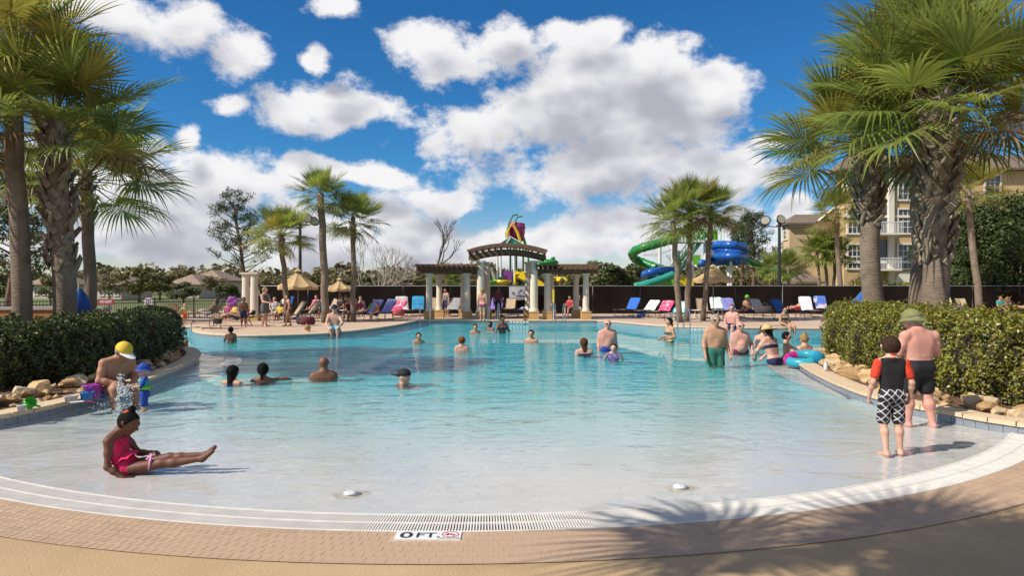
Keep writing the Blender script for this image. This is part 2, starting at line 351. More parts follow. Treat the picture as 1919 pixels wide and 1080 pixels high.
# water: a refracting, rippled sheet over the sloping floor (calm film on the beach, livelier further out)
def water():
    m = bpy.data.materials.new('pool_water'); m.use_nodes = True; nt = m.node_tree; N = nt.nodes; L = nt.links; N.clear()
    out = N.new('ShaderNodeOutputMaterial'); tc = N.new('ShaderNodeTexCoord')
    def noise(scale, sx, sy, det, dist=0):
        mp = N.new('ShaderNodeMapping'); mp.inputs['Scale'].default_value = (sx, sy, 1); L.new(tc.outputs['Object'], mp.inputs[0])
        n = N.new('ShaderNodeTexNoise'); n.inputs['Scale'].default_value = scale; n.inputs['Detail'].default_value = det; n.inputs['Distortion'].default_value = dist; L.new(mp.outputs[0], n.inputs['Vector']); return n.outputs[0]
    n1 = noise(1.5, .8, 1.2, 2, .6); n2 = noise(5.0, .8, 1.2, 3, .8)
    ad = N.new('ShaderNodeMath'); ad.operation = 'MULTIPLY_ADD'; ad.inputs[1].default_value = .38; L.new(n2, ad.inputs[0]); L.new(n1, ad.inputs[2])
    sp = N.new('ShaderNodeSeparateXYZ'); L.new(tc.outputs['Object'], sp.inputs[0]); mr = N.new('ShaderNodeMapRange'); mr.interpolation_type = 'SMOOTHSTEP'
    for k, v in (('From Min',5.5),('From Max',14),('To Min',.28),('To Max',1.0)): mr.inputs[k].default_value = v
    L.new(sp.outputs[1], mr.inputs['Value']); bp = N.new('ShaderNodeBump'); bp.inputs['Distance'].default_value = .085; L.new(mr.outputs[0], bp.inputs['Strength']); L.new(ad.outputs[0], bp.inputs['Height'])
    gl = N.new('ShaderNodeBsdfGlass'); gl.inputs['IOR'].default_value = 1.33; gl.inputs['Roughness'].default_value = 0; L.new(bp.outputs[0], gl.inputs['Normal']); L.new(gl.outputs[0], out.inputs['Surface'])
    pts = offset(wp, .03)+arc(R_IN, aL, aR, 80)[1:-1]
    o = poly_sheet('pool_water', [(p.x, p.y) for p in pts], WZ, m); o.data.polygons.foreach_set('use_smooth', [True]*len(o.data.polygons)); o.cycles.is_caustics_caster = True; tag(o, kind='structure')
water()
# far terrace round the pool, near terrace in front of the beach
far = [(-42,9.4)]+[(p.x, p.y) for p in reversed(WALL) if p.y > 9.4]+[(46,9.4),(46,47),(-42,47)]
tag(poly_sheet('pool_deck', far, .085, M_deck), kind='structure')
near = [(-42,9.4),(-42,-14),(46,-14),(46,9.4)]+[(p.x, p.y) for p in WALL if p.y <= 9.4 and p.x > 0 and (p.x-CX)**2+(p.y-CY)**2 > R_OUT**2-1][::-1]
near += [(p.x, p.y) for p in arc(R_OUT, aR+.02, aL-.02, 90)]
near += [(p.x, p.y) for p in WALL if p.y <= 9.4 and p.x < 0 and (p.x-CX)**2+(p.y-CY)**2 > R_OUT**2-1]
tag(poly_sheet('beach_deck', near, -.004, M_conc), kind='structure')
# overflow gutter: trough with a white grating of radial bars
def gutter():
    a0, a1 = aL-.03, aR+.03
    root = empty('overflow_gutter', label='white slotted overflow grating along the curved beach entry', cat='grating')
    b = MB(); n = 120
    for r0, z0, r1, z1 in ((R_IN,-.02,R_IN+.01,-.12),(R_IN+.01,-.12,R_OUT-.01,-.12),(R_OUT-.01,-.12,R_OUT,-.004)):
        b.sheet([[p+Vector((0,0,z)) for p in arc(r, a0, a1, n)] for r, z in ((r1,z1),(r0,z0))])
    b.build('trough', M_trough, root)
    def rail(r0, r1, zt, zb): 
        b = MB(); b.sheet([[p+Vector((0,0,z)) for p in arc(r, a0, a1, n)] for r, z in ((r1,zb),(r1,zt),(r0,zt),(r0,zb))]); b.build('rail', M_white, root)
    rail(R_IN-.004, R_IN+.02, .001, -.05); rail(R_OUT-.02, R_OUT+.004, .001, -.05); rail((R_IN+R_OUT)/2-.009, (R_IN+R_OUT)/2+.009, .001, -.03)
    b = MB(); L = (a1-a0)*R_OUT; k = int(L/.0215)
    for i in range(k):
        t = a0+(a1-a0)*(i+.5)/k; d = Vector((math.sin(t), -math.cos(t), 0)); c = Vector((CX, CY, 0)); s = Vector((d.y, -d.x, 0))*.0056
        for r0, r1 in ((R_IN+.02, (R_IN+R_OUT)/2-.009), ((R_IN+R_OUT)/2+.009, R_OUT-.02)):
            p, q = c+d*r0, c+d*r1; zt, zb = Vector((0,0,-.001)), Vector((0,0,-.014))
            b.add([p-s+zt, p+s+zt, q+s+zt, q-s+zt, p-s+zb, p+s+zb, q+s+zb, q-s+zb], [(0,1,2,3),(0,4,5,1),(2,6,7,3),(1,5,6,2),(3,7,4,0)])
    tag(b.build('grating_bars', M_white, root), kind='stuff')
gutter()
# brick band
def brick_band():
    a0, a1 = -.86, .80
    b = MB(); b.sheet([[p for p in arc(r, a0, a1, 100)] for r in (R_PAV, R_OUT+.012)]); base = tag(b.build('brick_band', M_joint), kind='structure'); base.location.z = .001
    for v in base.data.vertices: v.co.z += .0022
    rows = 6; w = (R_PAV-R_OUT-.012)/rows; k = int((a1-a0)*9.3/.066); spec = []
    tm = (R_OUT+.012, R_OUT+.085, -.122-.004, -.122+.6)
    for j in range(rows):
        r = R_OUT+.012+w*(j+.5)
        for i in range(k):
            t = a0+(a1-a0)*(i+.5*(j % 2)+.25)/k
            if j < 2 and abs(t+.003) < .0285: continue      # room for the depth marker
            x, y = CX+r*math.sin(t), CY-r*math.cos(t); spec.append((y*y+(x*.5)**2, x, y, t))
    spec.sort(); h = .005; vis = 0; mb = MB(); bw, bl = .0622, w-.004
    pm = [MB().box((0,0,0), (bw, bl, h), taper=.95).mesh('brick', M_brick) for _ in range(1)]
    for d, x, y, t in spec:
        on = abs(x) < y*.76 and y > 4.05
        if on and vis < 300:
            o = link('brick', pm[0], base, (x, y, h/2-.001+random.uniform(-.0006,.0006)), (0,0,t)); vis += 1
        else: mb.box((x, y, h/2-.001+random.uniform(-.0006,.0006)), (bw, bl, h), t, taper=.95)
    tag(mb.build('brick_rest', M_brick, base), kind='stuff')
brick_band()
def text_mesh(name, s, size, m, parent, loc, rot, ext=.0006, align='CENTER', sx=1):
    cu = bpy.data.curves.new(name, 'FONT'); cu.body = s; cu.size = size; cu.extrude = ext; cu.align_x = align; cu.align_y = 'CENTER'; cu.offset = size*.018
    cu.materials.append(m); t = bpy.data.objects.new('t', cu); COL.objects.link(t); me = bpy.data.meshes.new_from_object(t.evaluated_get(bpy.context.evaluated_depsgraph_get())); bpy.data.objects.remove(t)
    return link(name, me, parent, loc, rot, (sx,1,1))
M_black = mat('black_print', (.02,.02,.025), .5); M_red = mat('red_print', (.55,.03,.04), .5)
M_wtile = mat('white_glazed_tile', (.72,.72,.70), .2, var=.06)
def depth_marker():
    c = gp(803, 1007); t = math.atan2(c.x-CX, CY-c.y); root = empty('depth_marker', (c.x, c.y, 0), t, 'white depth marker tiles reading 0 FT. set in the brick band', 'sign')
    for i in range(3):
        b = MB(); b.box(((i-1)*.152, 0, .005), (.150, .150, .012)); b.build('tile', M_wtile, root)
    text_mesh('lettering', '0', .15, M_black, root, (-.15,-.004,.0118), (0,0,0), sx=1.25); text_mesh('lettering', 'FT.', .125, M_black, root, (0,-.004,.0118), (0,0,0), sx=1.08)
    b = MB(); pts = [(.152+.056*math.cos(a), .016+.05*math.sin(a), .0122) for a in np.linspace(0, 2*PI, 25)]; b.tube(pts, .005, 4, flat=.2); b.bar((.118,.05,.0122), (.186,-.018,.0122), .009, .001)
    b.build('no_diving_ring', M_red, root)
    b = MB(); b.bar((.118,.004,.0119), (.16,.03,.0119), .014, .0006); b.bar((.15,.03,.0119), (.19,.006,.0119), .008, .0006); b.bar((.13,-.004,.0119), (.145,.015,.0119), .008, .0006); b.build('diver', M_black, root)
    text_mesh('lettering', 'NO DIVING', .026, M_black, root, (.152,-.056,.0118), (0,0,0))
depth_marker()
# coping stones, tile courses
def sub(path, test):
    return [p for p in path if test(p)]
PL_R = [p for p in WALL if p.x > 0 and p.y < 18.7 and p.x < 9.6]; PL_L = [p for p in WALL if p.x < 0 and p.y < 18.8 and p.x > -9.4]
def walk(path, step):
    out = []; acc = 0
    for i in range(len(path)-1):
        a, b = path[i], path[i+1]; L = (b-a).length; d = acc
        while d < L: out.append((a+(b-a)*(d/L), math.atan2((b-a).y, (b-a).x))); d += step
        acc = d-L
    return out
def edge_pieces(path, nm):
    cm = MB().box((0,0,0), (.292,.33,.055), taper=.985).mesh('coping_stone', M_coping); tm = MB().box((0,0,0), (.148,.02,.13)).mesh('tile', M_tile)
    for p, a in walk(path, .30):
        n = Vector((math.sin(a), -math.cos(a), 0)); link('coping_stone', cm, pw, p+n*.125+Vector((0,0,.113+random.uniform(-.003,.003))), (0,0,a+random.uniform(-.01,.01)))
    for p, a in walk(path, .154):
        if p.y < 15.5: 
            n = Vector((math.sin(a), -math.cos(a), 0)); link('tile', tm, pw, p-n*.006+Vector((0,0,.017)), (0,0,a))
edge_pieces(PL_R, 'r'); edge_pieces(PL_L, 'l')
i0 = WALL.index(PL_R[-1]); i1 = WALL.index(PL_L[0]); FAR = WALL[i0:i1+1]
ribbon('coping', FAR, [(-.03,.06),(-.035,.10),(-.02,.115),(.30,.115),(.31,.08)], M_coping, pw)
ribbon('tile_band', FAR, [(-.012,-.08),(-.012,.06)], M_tile, pw)
# planter beds: mulch behind the coping
def bed(path, outer, nm):
    inner = offset(path, .28); pts = [(p.x, p.y) for p in inner]+outer
    return tag(poly_sheet('planter_bed', pts, .118, M_soil), kind='structure')
BED_R = bed(PL_R, [(14.5,19.3),(14.5,6.0)], 'r'); BED_L = bed(PL_L, [(-15,6.2),(-15,18.6)], 'l')
# submerged bench ledges at the planter ends
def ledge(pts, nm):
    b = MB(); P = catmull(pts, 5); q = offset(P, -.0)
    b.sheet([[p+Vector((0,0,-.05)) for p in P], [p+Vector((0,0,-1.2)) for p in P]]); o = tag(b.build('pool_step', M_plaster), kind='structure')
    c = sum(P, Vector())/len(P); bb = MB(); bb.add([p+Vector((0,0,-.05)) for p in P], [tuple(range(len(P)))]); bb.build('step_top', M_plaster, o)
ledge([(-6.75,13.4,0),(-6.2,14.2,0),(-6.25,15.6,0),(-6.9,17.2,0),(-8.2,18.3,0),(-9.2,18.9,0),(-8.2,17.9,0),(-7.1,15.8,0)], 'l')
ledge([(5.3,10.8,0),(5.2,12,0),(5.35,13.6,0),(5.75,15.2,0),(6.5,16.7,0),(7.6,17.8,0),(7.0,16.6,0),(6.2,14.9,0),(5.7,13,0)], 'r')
# ================================================================ vegetation
M_frond = mat('palm_frond', (.285,.315,.065), .42, vscale=3, col2=(.20,.25,.05), island=.3, trans=.5, spec=.5)
M_frondy = mat('palm_frond_yellowed', (.40,.34,.07), .5, vscale=3, col2=(.28,.27,.055), island=.3, trans=.35)
M_frondd = mat('palm_frond_dead', (.24,.15,.07), .8, vscale=3, col2=(.15,.09,.045), island=.3, trans=.2)
M_petiole = mat('palm_petiole', (.20,.21,.06), .5, var=.3, vscale=6)
M_boot = mat('palm_leaf_base', (.27,.215,.155), .85, vscale=7, col2=(.17,.125,.085), island=.15, bump=.5, bscale=60)
def trunk_mat():
    m = mat('palm_trunk', (.24,.185,.135), .9, vscale=4, col2=(.155,.115,.085), bump=.0); nt = m.node_tree; N = nt.nodes; L = nt.links; b = N['Principled BSDF']
    tc = N.new('ShaderNodeTexCoord'); mp = N.new('ShaderNodeMapping'); mp.inputs['Scale'].default_value = (1,1,6); L.new(tc.outputs['Object'], mp.inputs[0])
    n = N.new('ShaderNodeTexNoise'); n.inputs['Scale'].default_value = 6; n.inputs['Detail'].default_value = 6; L.new(mp.outputs[0], n.inputs[0])
    bp = N.new('ShaderNodeBump'); bp.inputs['Strength'].default_value = .8; bp.inputs['Distance'].default_value = .03; L.new(n.outputs[0], bp.inputs['Height']); L.new(bp.outputs[0], b.inputs['Normal']); return m
M_ptrunk = trunk_mat()
def frond_mesh(seed, pet=.95, rad=1.0, droop=.5, n=46, span=R(150), cup=.35, stiff=1.0):
    """fan leaf: petiole along +X, recurved costa, leaflets joined towards the base and free at the tips"""
    rn = random.Random(seed); b = MB()
    pp = [Vector((pet*t, 0, -.10*droop*t*t)) for t in (0,.35,.7,1)]
    b.cur = 1; b.tube(pp, [.022,.016,.013,.011], 5, flat=.6); b.cur = 0
    o = pp[-1]; V = []; Fc = []
    for i in range(n):
        u = -1+2*i/(n-1); th = u*span+rn.uniform(-.02,.02); co = math.cos(th)
        # costa: middle leaflets start further out along the rib
        base = o+Vector((.22*max(0, 1-abs(u)*1.6), 0, -.05*max(0, 1-abs(u)*1.6)))
        ln = rad*(.66+.34*math.cos(u*1.5))*rn.uniform(.9, 1.06)
        d = Vector((math.cos(th), math.sin(th), cup*abs(math.sin(th))*.6+.12)).normalized(); sd = Vector((-math.sin(th), math.cos(th), 0))
        dr = droop*(.55+.45*abs(u))*rn.uniform(.6,1.5)/stiff; w0 = 2*span/(n-1)*.55; rows = []
        tw = rn.uniform(-.5,.5)
        for t, wd in ((.0,.10),(.22,.24),(.45,.40),(.62,.32),(.8,.18),(1,.012)):
            p = base+d*ln*t+Vector((0,0,-1))*dr*ln*max(0, t-.3)**2*1.5
            if dr > 1: p -= d*ln*(dr-1)*.25*max(0, t-.4)**2
            s = (sd*math.cos(tw*t)+Vector((0,0,1))*math.sin(tw*t)); hw = w0*ln*wd
            rows.append((p-s*hw, p+s*hw))
        k = len(V); V += [q for r in rows for q in r]; Fc += [(k+2*j, k+2*j+1, k+2*j+3, k+2*j+2) for j in range(len(rows)-1)]
    b.add(V, Fc); return b
FR = [frond_mesh(1,.85,.85,.08,stiff=1.3,cup=.6), frond_mesh(2,.95,.92,.2,cup=.5), frond_mesh(3,1.0,.95,.34,cup=.5), frond_mesh(4,1.0,.95,.55), frond_mesh(5,.95,.92,.95,cup=.2)]
FR_G = [f.mesh('frond', [M_frond, M_petiole]) for f in FR]; FR_Y = [f.mesh('frond', [M_frondy, M_petiole]) for f in FR]; FR_D = [FR[4].mesh('frond', [M_frondd, M_frondd])]
FRL = [frond_mesh(20+i,.9,1.0,d,n=22) for i, d in enumerate((.15,.35,.6,.95))]; FRL_G = [f.mesh('frond', [M_frond, M_petiole]) for f in FRL]
def boot_mesh():
    b = MB(); V = []
    for (x, w, th) in ((0,.062,.03),(.16,.05,.026),(.30,.034,.018)): V += [(-w,0,x),(w,0,x),(w*.8,th,x),(-w*.8,th,x)]
    f = [(0,1,5,4),(1,2,6,5),(2,3,7,6),(3,0,4,7),(4,5,9,8),(5,6,10,9),(6,7,11,10),(7,4,8,11),(8,9,10,11),(3,2,1,0)]
    b.add(V, f); return b.mesh('leaf_base', M_boot)
BOOT = boot_mesh()
def palm(base, top, r0, crown, label, nf=36, seed=0, boots=None, fs=1.0, yellow=.1, group='sabal palms around the pool', lite=False, low=-.55, name='palm_tree', dead=.04, rtop=None):
    """crown = frond length scale; boots=(z0,z1) height range dressed in old leaf bases"""
    rn = random.Random(seed+99); root = empty(name, base, 0, label, 'palm tree', group)
    ax = Vector(top)-Vector(base); h = ax.length; n = 9; b = MB(); pts = []; rs = []
    for i in range(n):
        t = i/(n-1); p = ax*t+Vector((math.sin(t*PI)*.06*h/5*rn.uniform(-1,1), 0, 0)); pts.append(p); rs.append(r0*(1.14 if t < .05 else 1)*(1-.16*t) if rtop is None else r0+(rtop-r0)*t)
    b.tube(pts, rs, 14 if not lite else 8); tr = b.build('trunk', M_ptrunk, root, True)
    if boots:
        z0, z1 = boots; k = int((z1-z0)/.034); 
        for i in range(k):
            t = (z0+(z1-z0)*i/k)/h; a = i*2.39996*1.0; c = ax*t; rr = r0*(.97-.1*t)
            lean = (.62 if i % 2 else -.62)+rn.uniform(-.12,.12); fl = rn.uniform(.06,.24)+.22*(i/k)
            q = Matrix.Rotation(a-PI/2, 3, 'Z') @ Matrix.Rotation(lean, 3, 'Y') @ Matrix.Rotation(-fl, 3, 'X')
            link('leaf_base', BOOT, tr, c+Vector((math.cos(a)*rr, math.sin(a)*rr, 0)), q.to_euler(), rn.uniform(.85,1.25)*r0/.2)
    for i in range(nf):
        t = (i+.5)/nf; a = i*2.39996+rn.uniform(-.25,.25); el = R(82)-(R(82)-low*1.0)*t**.85 if low > -5 else 0
        el = R(82)+(low-R(82))*t**.9+rn.uniform(-.14,.14)
        if lite: me = FRL_G[min(3, int(t*4))]
        else:
            q = min(4, int(t*5+rn.uniform(-.4,.4))); q = max(0, q); me = (FR_Y if rn.random() < yellow*(1+t) else FR_G)[q]
            if t > .9 and rn.random() < dead*10: me = FR_D[0]
        sc = fs*rn.uniform(.88,1.1)*(1-.25*max(0,.25-t)/.25)
        q = Matrix.Rotation(a, 3, 'Z') @ Matrix.Rotation(-el, 3, 'Y') @ Matrix.Rotation(rn.uniform(-.5,.5), 3, 'X')
        link('frond', me, root, ax+Vector((0,0,-.30*t*fs+.05)), q.to_euler(), sc)
    return root
# two clumps that frame the pool
palm((-9.35,13.1,.1), (-9.65,13.1,6.4), .175, 1, 'tall smooth-trunked palm nearest the left edge of the picture', 36, 1, None, 1.05, .5, low=-.3)
palm((-8.75,13.4,.1), (-8.95,13.4,5.0), .215, 1, 'thick palm with criss-crossed leaf bases behind the left hedge', 40, 2, (1.9,4.85), 1.18, .1, low=-.3)
palm((-10.2,16.6,.1), (-10.35,16.6,4.55), .15, 1, 'slender palm beside the closed blue parasol behind the left hedge', 36, 3, (3.3,4.4), 1.15, .1, low=-.4)
palm((7.97,13.0,.1), (8.2,13.0,5.33), .245, 1, 'stoutest palm with shaggy leaf bases behind the right hedge', 48, 4, (2.0,5.15), 1.26, .14, low=-.34)
palm((8.5,16.0,.1), (8.3,16.0,5.3), .235, 1, 'palm with long split leaf stubs just left of the stoutest palm on the right', 46, 5, (3.0,5.1), 1.28, .14, low=-.38)
palm((8.62,14.6,.1), (8.9,14.7,6.7), .20, 1, 'dark-trunked palm hidden close behind the stoutest palm on the right', 38, 6, None, 1.2, .15, dead=.08, low=-.3)
palm((21.0,43.6,-.03), (20.7,43.6,6.7), .17, 1, 'thin grey palm rising before the tan apartment block', 26, 8, (6.0,6.6), 1.0, .2)
palm((27.6,40.3,.085), (26.9,40.3,7.6), .20, 1, 'slim pale palm among the loungers at the far right', 28, 9, None, 1.2, .4)
# a palm beside the camera, out of frame; its fan leaves throw their shadows on the beach deck
palm((-3.35,1.15,0), (-3.3,1.15,5.1), .18, 1, 'palm standing beside the viewpoint that shades the beach deck', 22, 31, None, 1.24, .1, low=-.2)
# palms on the far terrace
YP = 32.6
def fpalm(px, base_py, crown_px, crown_py, Y, r, label, seed, boots=None, nf=30, fs=.9, low=-.6):
    c = at(crown_px, crown_py, Y); b = at(px, 540, Y); palm((b.x, Y, .085), (c.x, Y, c.z), r, 1, label, nf, seed, boots, fs, .06, 'palms on the far terrace', low=low)
    return c.z
fpalm(539,575,527,438,32.6,.135,'short full palm next to the beige parasol on the left terrace',21,(3.2,4.2),34,.92)
fpalm(611,580,601,362,32.0,.18,'tallest palm on the left terrace with a small high crown',22,None,30,.82)
fpalm(662,575,662,408,33.0,.13,'palm on the left terrace nearest the pergola',23,(3.9,4.8),32,.88)
fpalm(1275,575,1262,408,32.4,.14,'left palm of the three before the water slides',24,None,32,.95)
fpalm(1288,575,1296,385,33.2,.14,'middle palm of the three before the water slides',25,None,34,.98)
fpalm(1318,575,1334,392,34.0,.13,'right palm of the three before the water slides',26,(3.4,4.4),32,.92)
for i, (px, cpx, cpy, lb) in enumerate([(1537,1532,470,'left'),(1550,1548,452,'middle'),(1561,1566,474,'right')]):
    Y = 54; c = at(cpx, cpy, Y); b = at(px, 540, Y); palm((b.x, Y, 0), (c.x, Y, c.z), .14, 1, lb+' one of three small palms in front of the tan apartment block', 24, 30+i, None, 1.0, .1, 'small palms by the apartment block', lite=True)
for i, (px, cpy, lb) in enumerate([(1478,500,'low palm behind the fence just right of the tall black lamp post'),(1447,505,'low palm behind the fence just left of the tall black lamp post'),(838,523,'low palm behind the fence inside the left pergola wing')]):
    Y = 50+2*i; c = at(px, cpy, Y); palm((c.x, Y, 0), (c.x, Y, c.z), .13, 1, lb, 22, 40+i, None, .9, .15, 'low palms behind the fence', lite=True)
# ---------------------------------------------------------------- hedges
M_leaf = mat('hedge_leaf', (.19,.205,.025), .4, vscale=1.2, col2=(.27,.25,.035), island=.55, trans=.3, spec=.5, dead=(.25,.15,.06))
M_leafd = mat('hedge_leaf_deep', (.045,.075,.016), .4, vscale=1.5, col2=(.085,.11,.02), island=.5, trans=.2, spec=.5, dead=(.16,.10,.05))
M_core = mat('hedge_twigs', (.035,.028,.015), .9, var=.4, vscale=20)
M_stem = mat('grey_stem', (.20,.16,.12), .9, var=.3, vscale=10)
def hedge(front, thick, z0, z1, n, m, label, seed):
    """front: line along the pool-side foot; the body lies on its outer side"""
    rn = np.random.default_rng(seed); path = catmull(front, 10); root = empty('hedge', path[0], 0, label, 'hedge'); o = Vector(path[0]); m_ = len(path)
    H = z1-z0; nrm = [wnorm(path, i) for i in range(m_)]
    prof = [(.10,0),(-.02,.25),(-.04,.55),(0,.85),(.07,.97),(.2,1.0),(.5,1.02),(.8,1.0),(.93,.95),(1,.8),(1,.3),(.9,0)]
    def pt(s, q, k=1.0):
        i = min(int(s*(m_-1)), m_-2); f = s*(m_-1)-i; p = path[i].lerp(path[i+1], f); nn = nrm[i].lerp(nrm[i+1], f)
        j = min(int(q*(len(prof)-1)), len(prof)-2); g = q*(len(prof)-1)-j; u = prof[j][0]*(1-g)+prof[j+1][0]*g; v = prof[j][1]*(1-g)+prof[j+1][1]*g
        u = .5+(u-.5)*k; v = v*k
        wob = .055*math.sin(s*37+q*9)+.05*math.sin(s*83+q*17+1)+.045*math.sin(s*171-q*31)+.03*math.sin(s*317+q*61)
        return p+nn*(u*thick)+Vector((0,0,z0+v*(H+wob)))+nn*(wob if u < .5 else -wob), nn
    core = MB(); core.sheet([[pt(a, q, .86)[0]-o for q in np.linspace(0,1,14)] for a in np.linspace(.0,1,60)]); core.build('twig_core', M_core, root)
    S = rn.uniform(0,1,n); Q = rn.uniform(0,1,n)**1.0*.93; P = np.zeros((n,3)); Nn = np.zeros((n,3))
    for i in range(n):
        p, nn = pt(S[i], Q[i]); dep = rn.exponential(.045)+(.16 if math.sin(S[i]*61+Q[i]*13)*math.sin(Q[i]*29+S[i]*97)+.5*math.sin(S[i]*203-Q[i]*47) > .72 else 0); c = .5-Q[i]
        up = 1 if .33 < Q[i] < .75 else .35; ou = -1 if Q[i] < .4 else (1 if Q[i] > .72 else 0)
        d = nn*ou+Vector((0,0,up)); d.normalize(); p = p-d*(dep-.05)-o
        if Q[i] < .12 and rn.random() < .6: p = p+d*.0+Vector((0,0,.25*rn.random()))
        P[i] = p; Nn[i] = d
    # ends are closed with leaves too
    k = n//14; E = []
    for s, sg in ((0.0,-1),(1.0,1)):
        t = ((path[1]-path[0]) if s == 0 else (path[-1]-path[-2])).normalized()*sg
        for _ in range(k):
            p = pt(s, .0)[0]; nn = nrm[0 if s == 0 else -1]; p = path[0 if s == 0 else -1]+nn*(rn.random()*thick)+Vector((0,0,z0+.03+rn.random()*(H-.03)))+t*rn.normal(0,.06)
            E.append((p-o, t))
    P = np.concatenate([P, np.array([e[0] for e in E])]); Nn = np.concatenate([Nn, np.array([e[1] for e in E])])
    tag(link('foliage', leaf_mesh('foliage', P, Nn, .027, m, .8, .5, rn), root), kind='stuff')
    for i in range(14):
        s = (i+.5)/14; p = pt(s, .0)[0]; nn = wnorm(path, int(s*(m_-1))); b = MB(); q = p+nn*.22-o; b.tube([q+Vector((0,0,-.03)), q+Vector((.02,.0,.2)), q+Vector((.06,.05,.5))], [.016,.012,.008], 5); b.build('stem', M_stem, root)
    return root
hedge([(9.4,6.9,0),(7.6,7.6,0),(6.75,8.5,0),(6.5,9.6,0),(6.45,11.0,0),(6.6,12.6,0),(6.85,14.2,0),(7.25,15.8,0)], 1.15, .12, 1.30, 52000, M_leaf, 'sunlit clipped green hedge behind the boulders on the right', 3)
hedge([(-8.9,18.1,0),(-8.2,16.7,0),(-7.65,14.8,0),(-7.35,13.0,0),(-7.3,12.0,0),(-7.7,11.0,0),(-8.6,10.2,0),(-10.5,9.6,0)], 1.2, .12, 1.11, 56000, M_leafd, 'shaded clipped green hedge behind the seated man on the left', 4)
# ---------------------------------------------------------------- planter stones
M_stone = [mat('tan_boulder', (.52,.31,.11), .8, vscale=6, col2=(.56,.42,.24), bump=.6, bscale=14, detail=8), mat('pale_boulder', (.60,.48,.32), .8, vscale=5, col2=(.48,.33,.17), bump=.6, bscale=14, detail=8), mat('brown_boulder', (.30,.18,.085), .85, vscale=6, col2=(.46,.29,.13), bump=.6, bscale=14, detail=8)]
def stone_mesh(seed, m):
    rn = random.Random(seed); bm = bmesh.new(); bmesh.ops.create_icosphere(bm, subdivisions=2, radius=1); ph = [rn.uniform(0,6) for _ in range(6)]
    cuts = [(Vector((rn.uniform(-1,1), rn.uniform(-1,1), rn.uniform(-.3,1))).normalized(), rn.uniform(.42,.75)) for _ in range(9)]
    for v in bm.verts:
        p = v.co.copy()
        for nn, d in cuts:
            k = p.dot(nn)-d
            if k > 0: p -= nn*k*.97
        p *= 1+.04*math.sin(p.x*7+ph[0])+.04*math.sin(p.y*8+ph[1])+.04*math.sin(p.z*11+ph[2]); v.co = p
    me = bpy.data.meshes.new('stone'); bm.to_mesh(me); bm.free(); me.materials.append(m); return me
STONES = [stone_mesh(i, M_stone[i % 3]) for i in range(12)]
def stones(path, parent, n, seed, ymax, lo=.36, hi=.95):
    rn = random.Random(seed); pts = walk(path, .05); pts = [p for p in pts if p[0].y < ymax]
    for i in range(n):
        p, a = pts[int((i+rn.random())/n*(len(pts)-1))]; nn = Vector((math.sin(a), -math.cos(a), 0)); d = rn.uniform(lo, hi); s = rn.choice((.07,.08,.09,.11,.13,.17))*(1.1 if d > .5 else .85)*rn.uniform(.85,1.15)
        link('stone', rn.choice(STONES), parent, p+nn*d+Vector((0,0,.118+s*.25+(.05 if d > .6 else 0))), (rn.uniform(-.3,.3), rn.uniform(-.3,.3), rn.uniform(0,6)), (s*rn.uniform(.9,1.7), s*rn.uniform(.8,1.2), s*rn.uniform(.45,.8)))
stones(PL_R, BED_R, 150, 5, 17.6); stones(PL_L, BED_L, 145, 6, 18.0)
# ---------------------------------------------------------------- trees
M_bark = mat('tree_bark', (.13,.095,.07), .95, vscale=5, col2=(.2,.16,.12), bump=.8, bscale=12)
M_barkp = mat('pale_bark', (.36,.31,.26), .9, var=.3, vscale=5); M_barkr = mat('pine_bark', (.16,.10,.075), .95, var=.4, vscale=4, bump=.6, bscale=8)
TL = [mat('olive_foliage', (.17,.16,.05), .6, vscale=.5, col2=(.11,.115,.035), island=.4, trans=.2), mat('dark_foliage', (.075,.10,.03), .5, vscale=.5, col2=(.12,.125,.045), island=.4, trans=.2),
      mat('brownish_foliage', (.21,.17,.085), .7, vscale=.5, col2=(.14,.125,.05), island=.4, trans=.2), mat('glossy_dark_foliage', (.04,.065,.018), .5, vscale=.8, col2=(.075,.10,.025), island=.45, trans=.2, spec=.35)]
M_needle = mat('pine_needles', (.055,.085,.03), .55, vscale=.6, col2=(.09,.115,.04), island=.4, trans=.15)
def crown_pts(rng, n, lumps, shell=.75):
    P = []; Nn = []; w = np.array([l[1]**2 for l in lumps]); w /= w.sum(); c = rng.choice(len(lumps), n, p=w)
    d = rng.normal(0,1,(n,3)); d /= np.linalg.norm(d, axis=1)[:, None]; r = shell+(1-shell)*rng.uniform(0,1.25,n)
    L = np.array([l[0] for l in lumps]); rr = np.array([l[1] for l in lumps]); P = L[c]+d*(rr[c]*r)[:, None]*np.array((1,1,.8)); return P, d
def branchy(b, p, d, L, r, depth_, rn, tips, spread=.6, ratio=.72, kids=(2,3), up=.1):
    q = p+d*L; mid = (p+q)/2+Vector((rn.uniform(-1,1), rn.uniform(-1,1), rn.uniform(-1,1)))*L*.06
    b.tube([p, mid, q], [r, r*.85, r*.65], 5 if r > .03 else 3, cap=False)
    if depth_ == 0: tips.append(q); return
    for k in range(rn.randint(*kids)):
        e = (d+Vector((rn.uniform(-1,1), rn.uniform(-1,1), rn.uniform(-.7,1)))*spread+Vector((0,0,up))).normalized()
        branchy(b, q if k else mid.lerp(q,.8), e, L*ratio*rn.uniform(.8,1.15), r*.62, depth_-1, rn, tips, spread, ratio, kids, up)
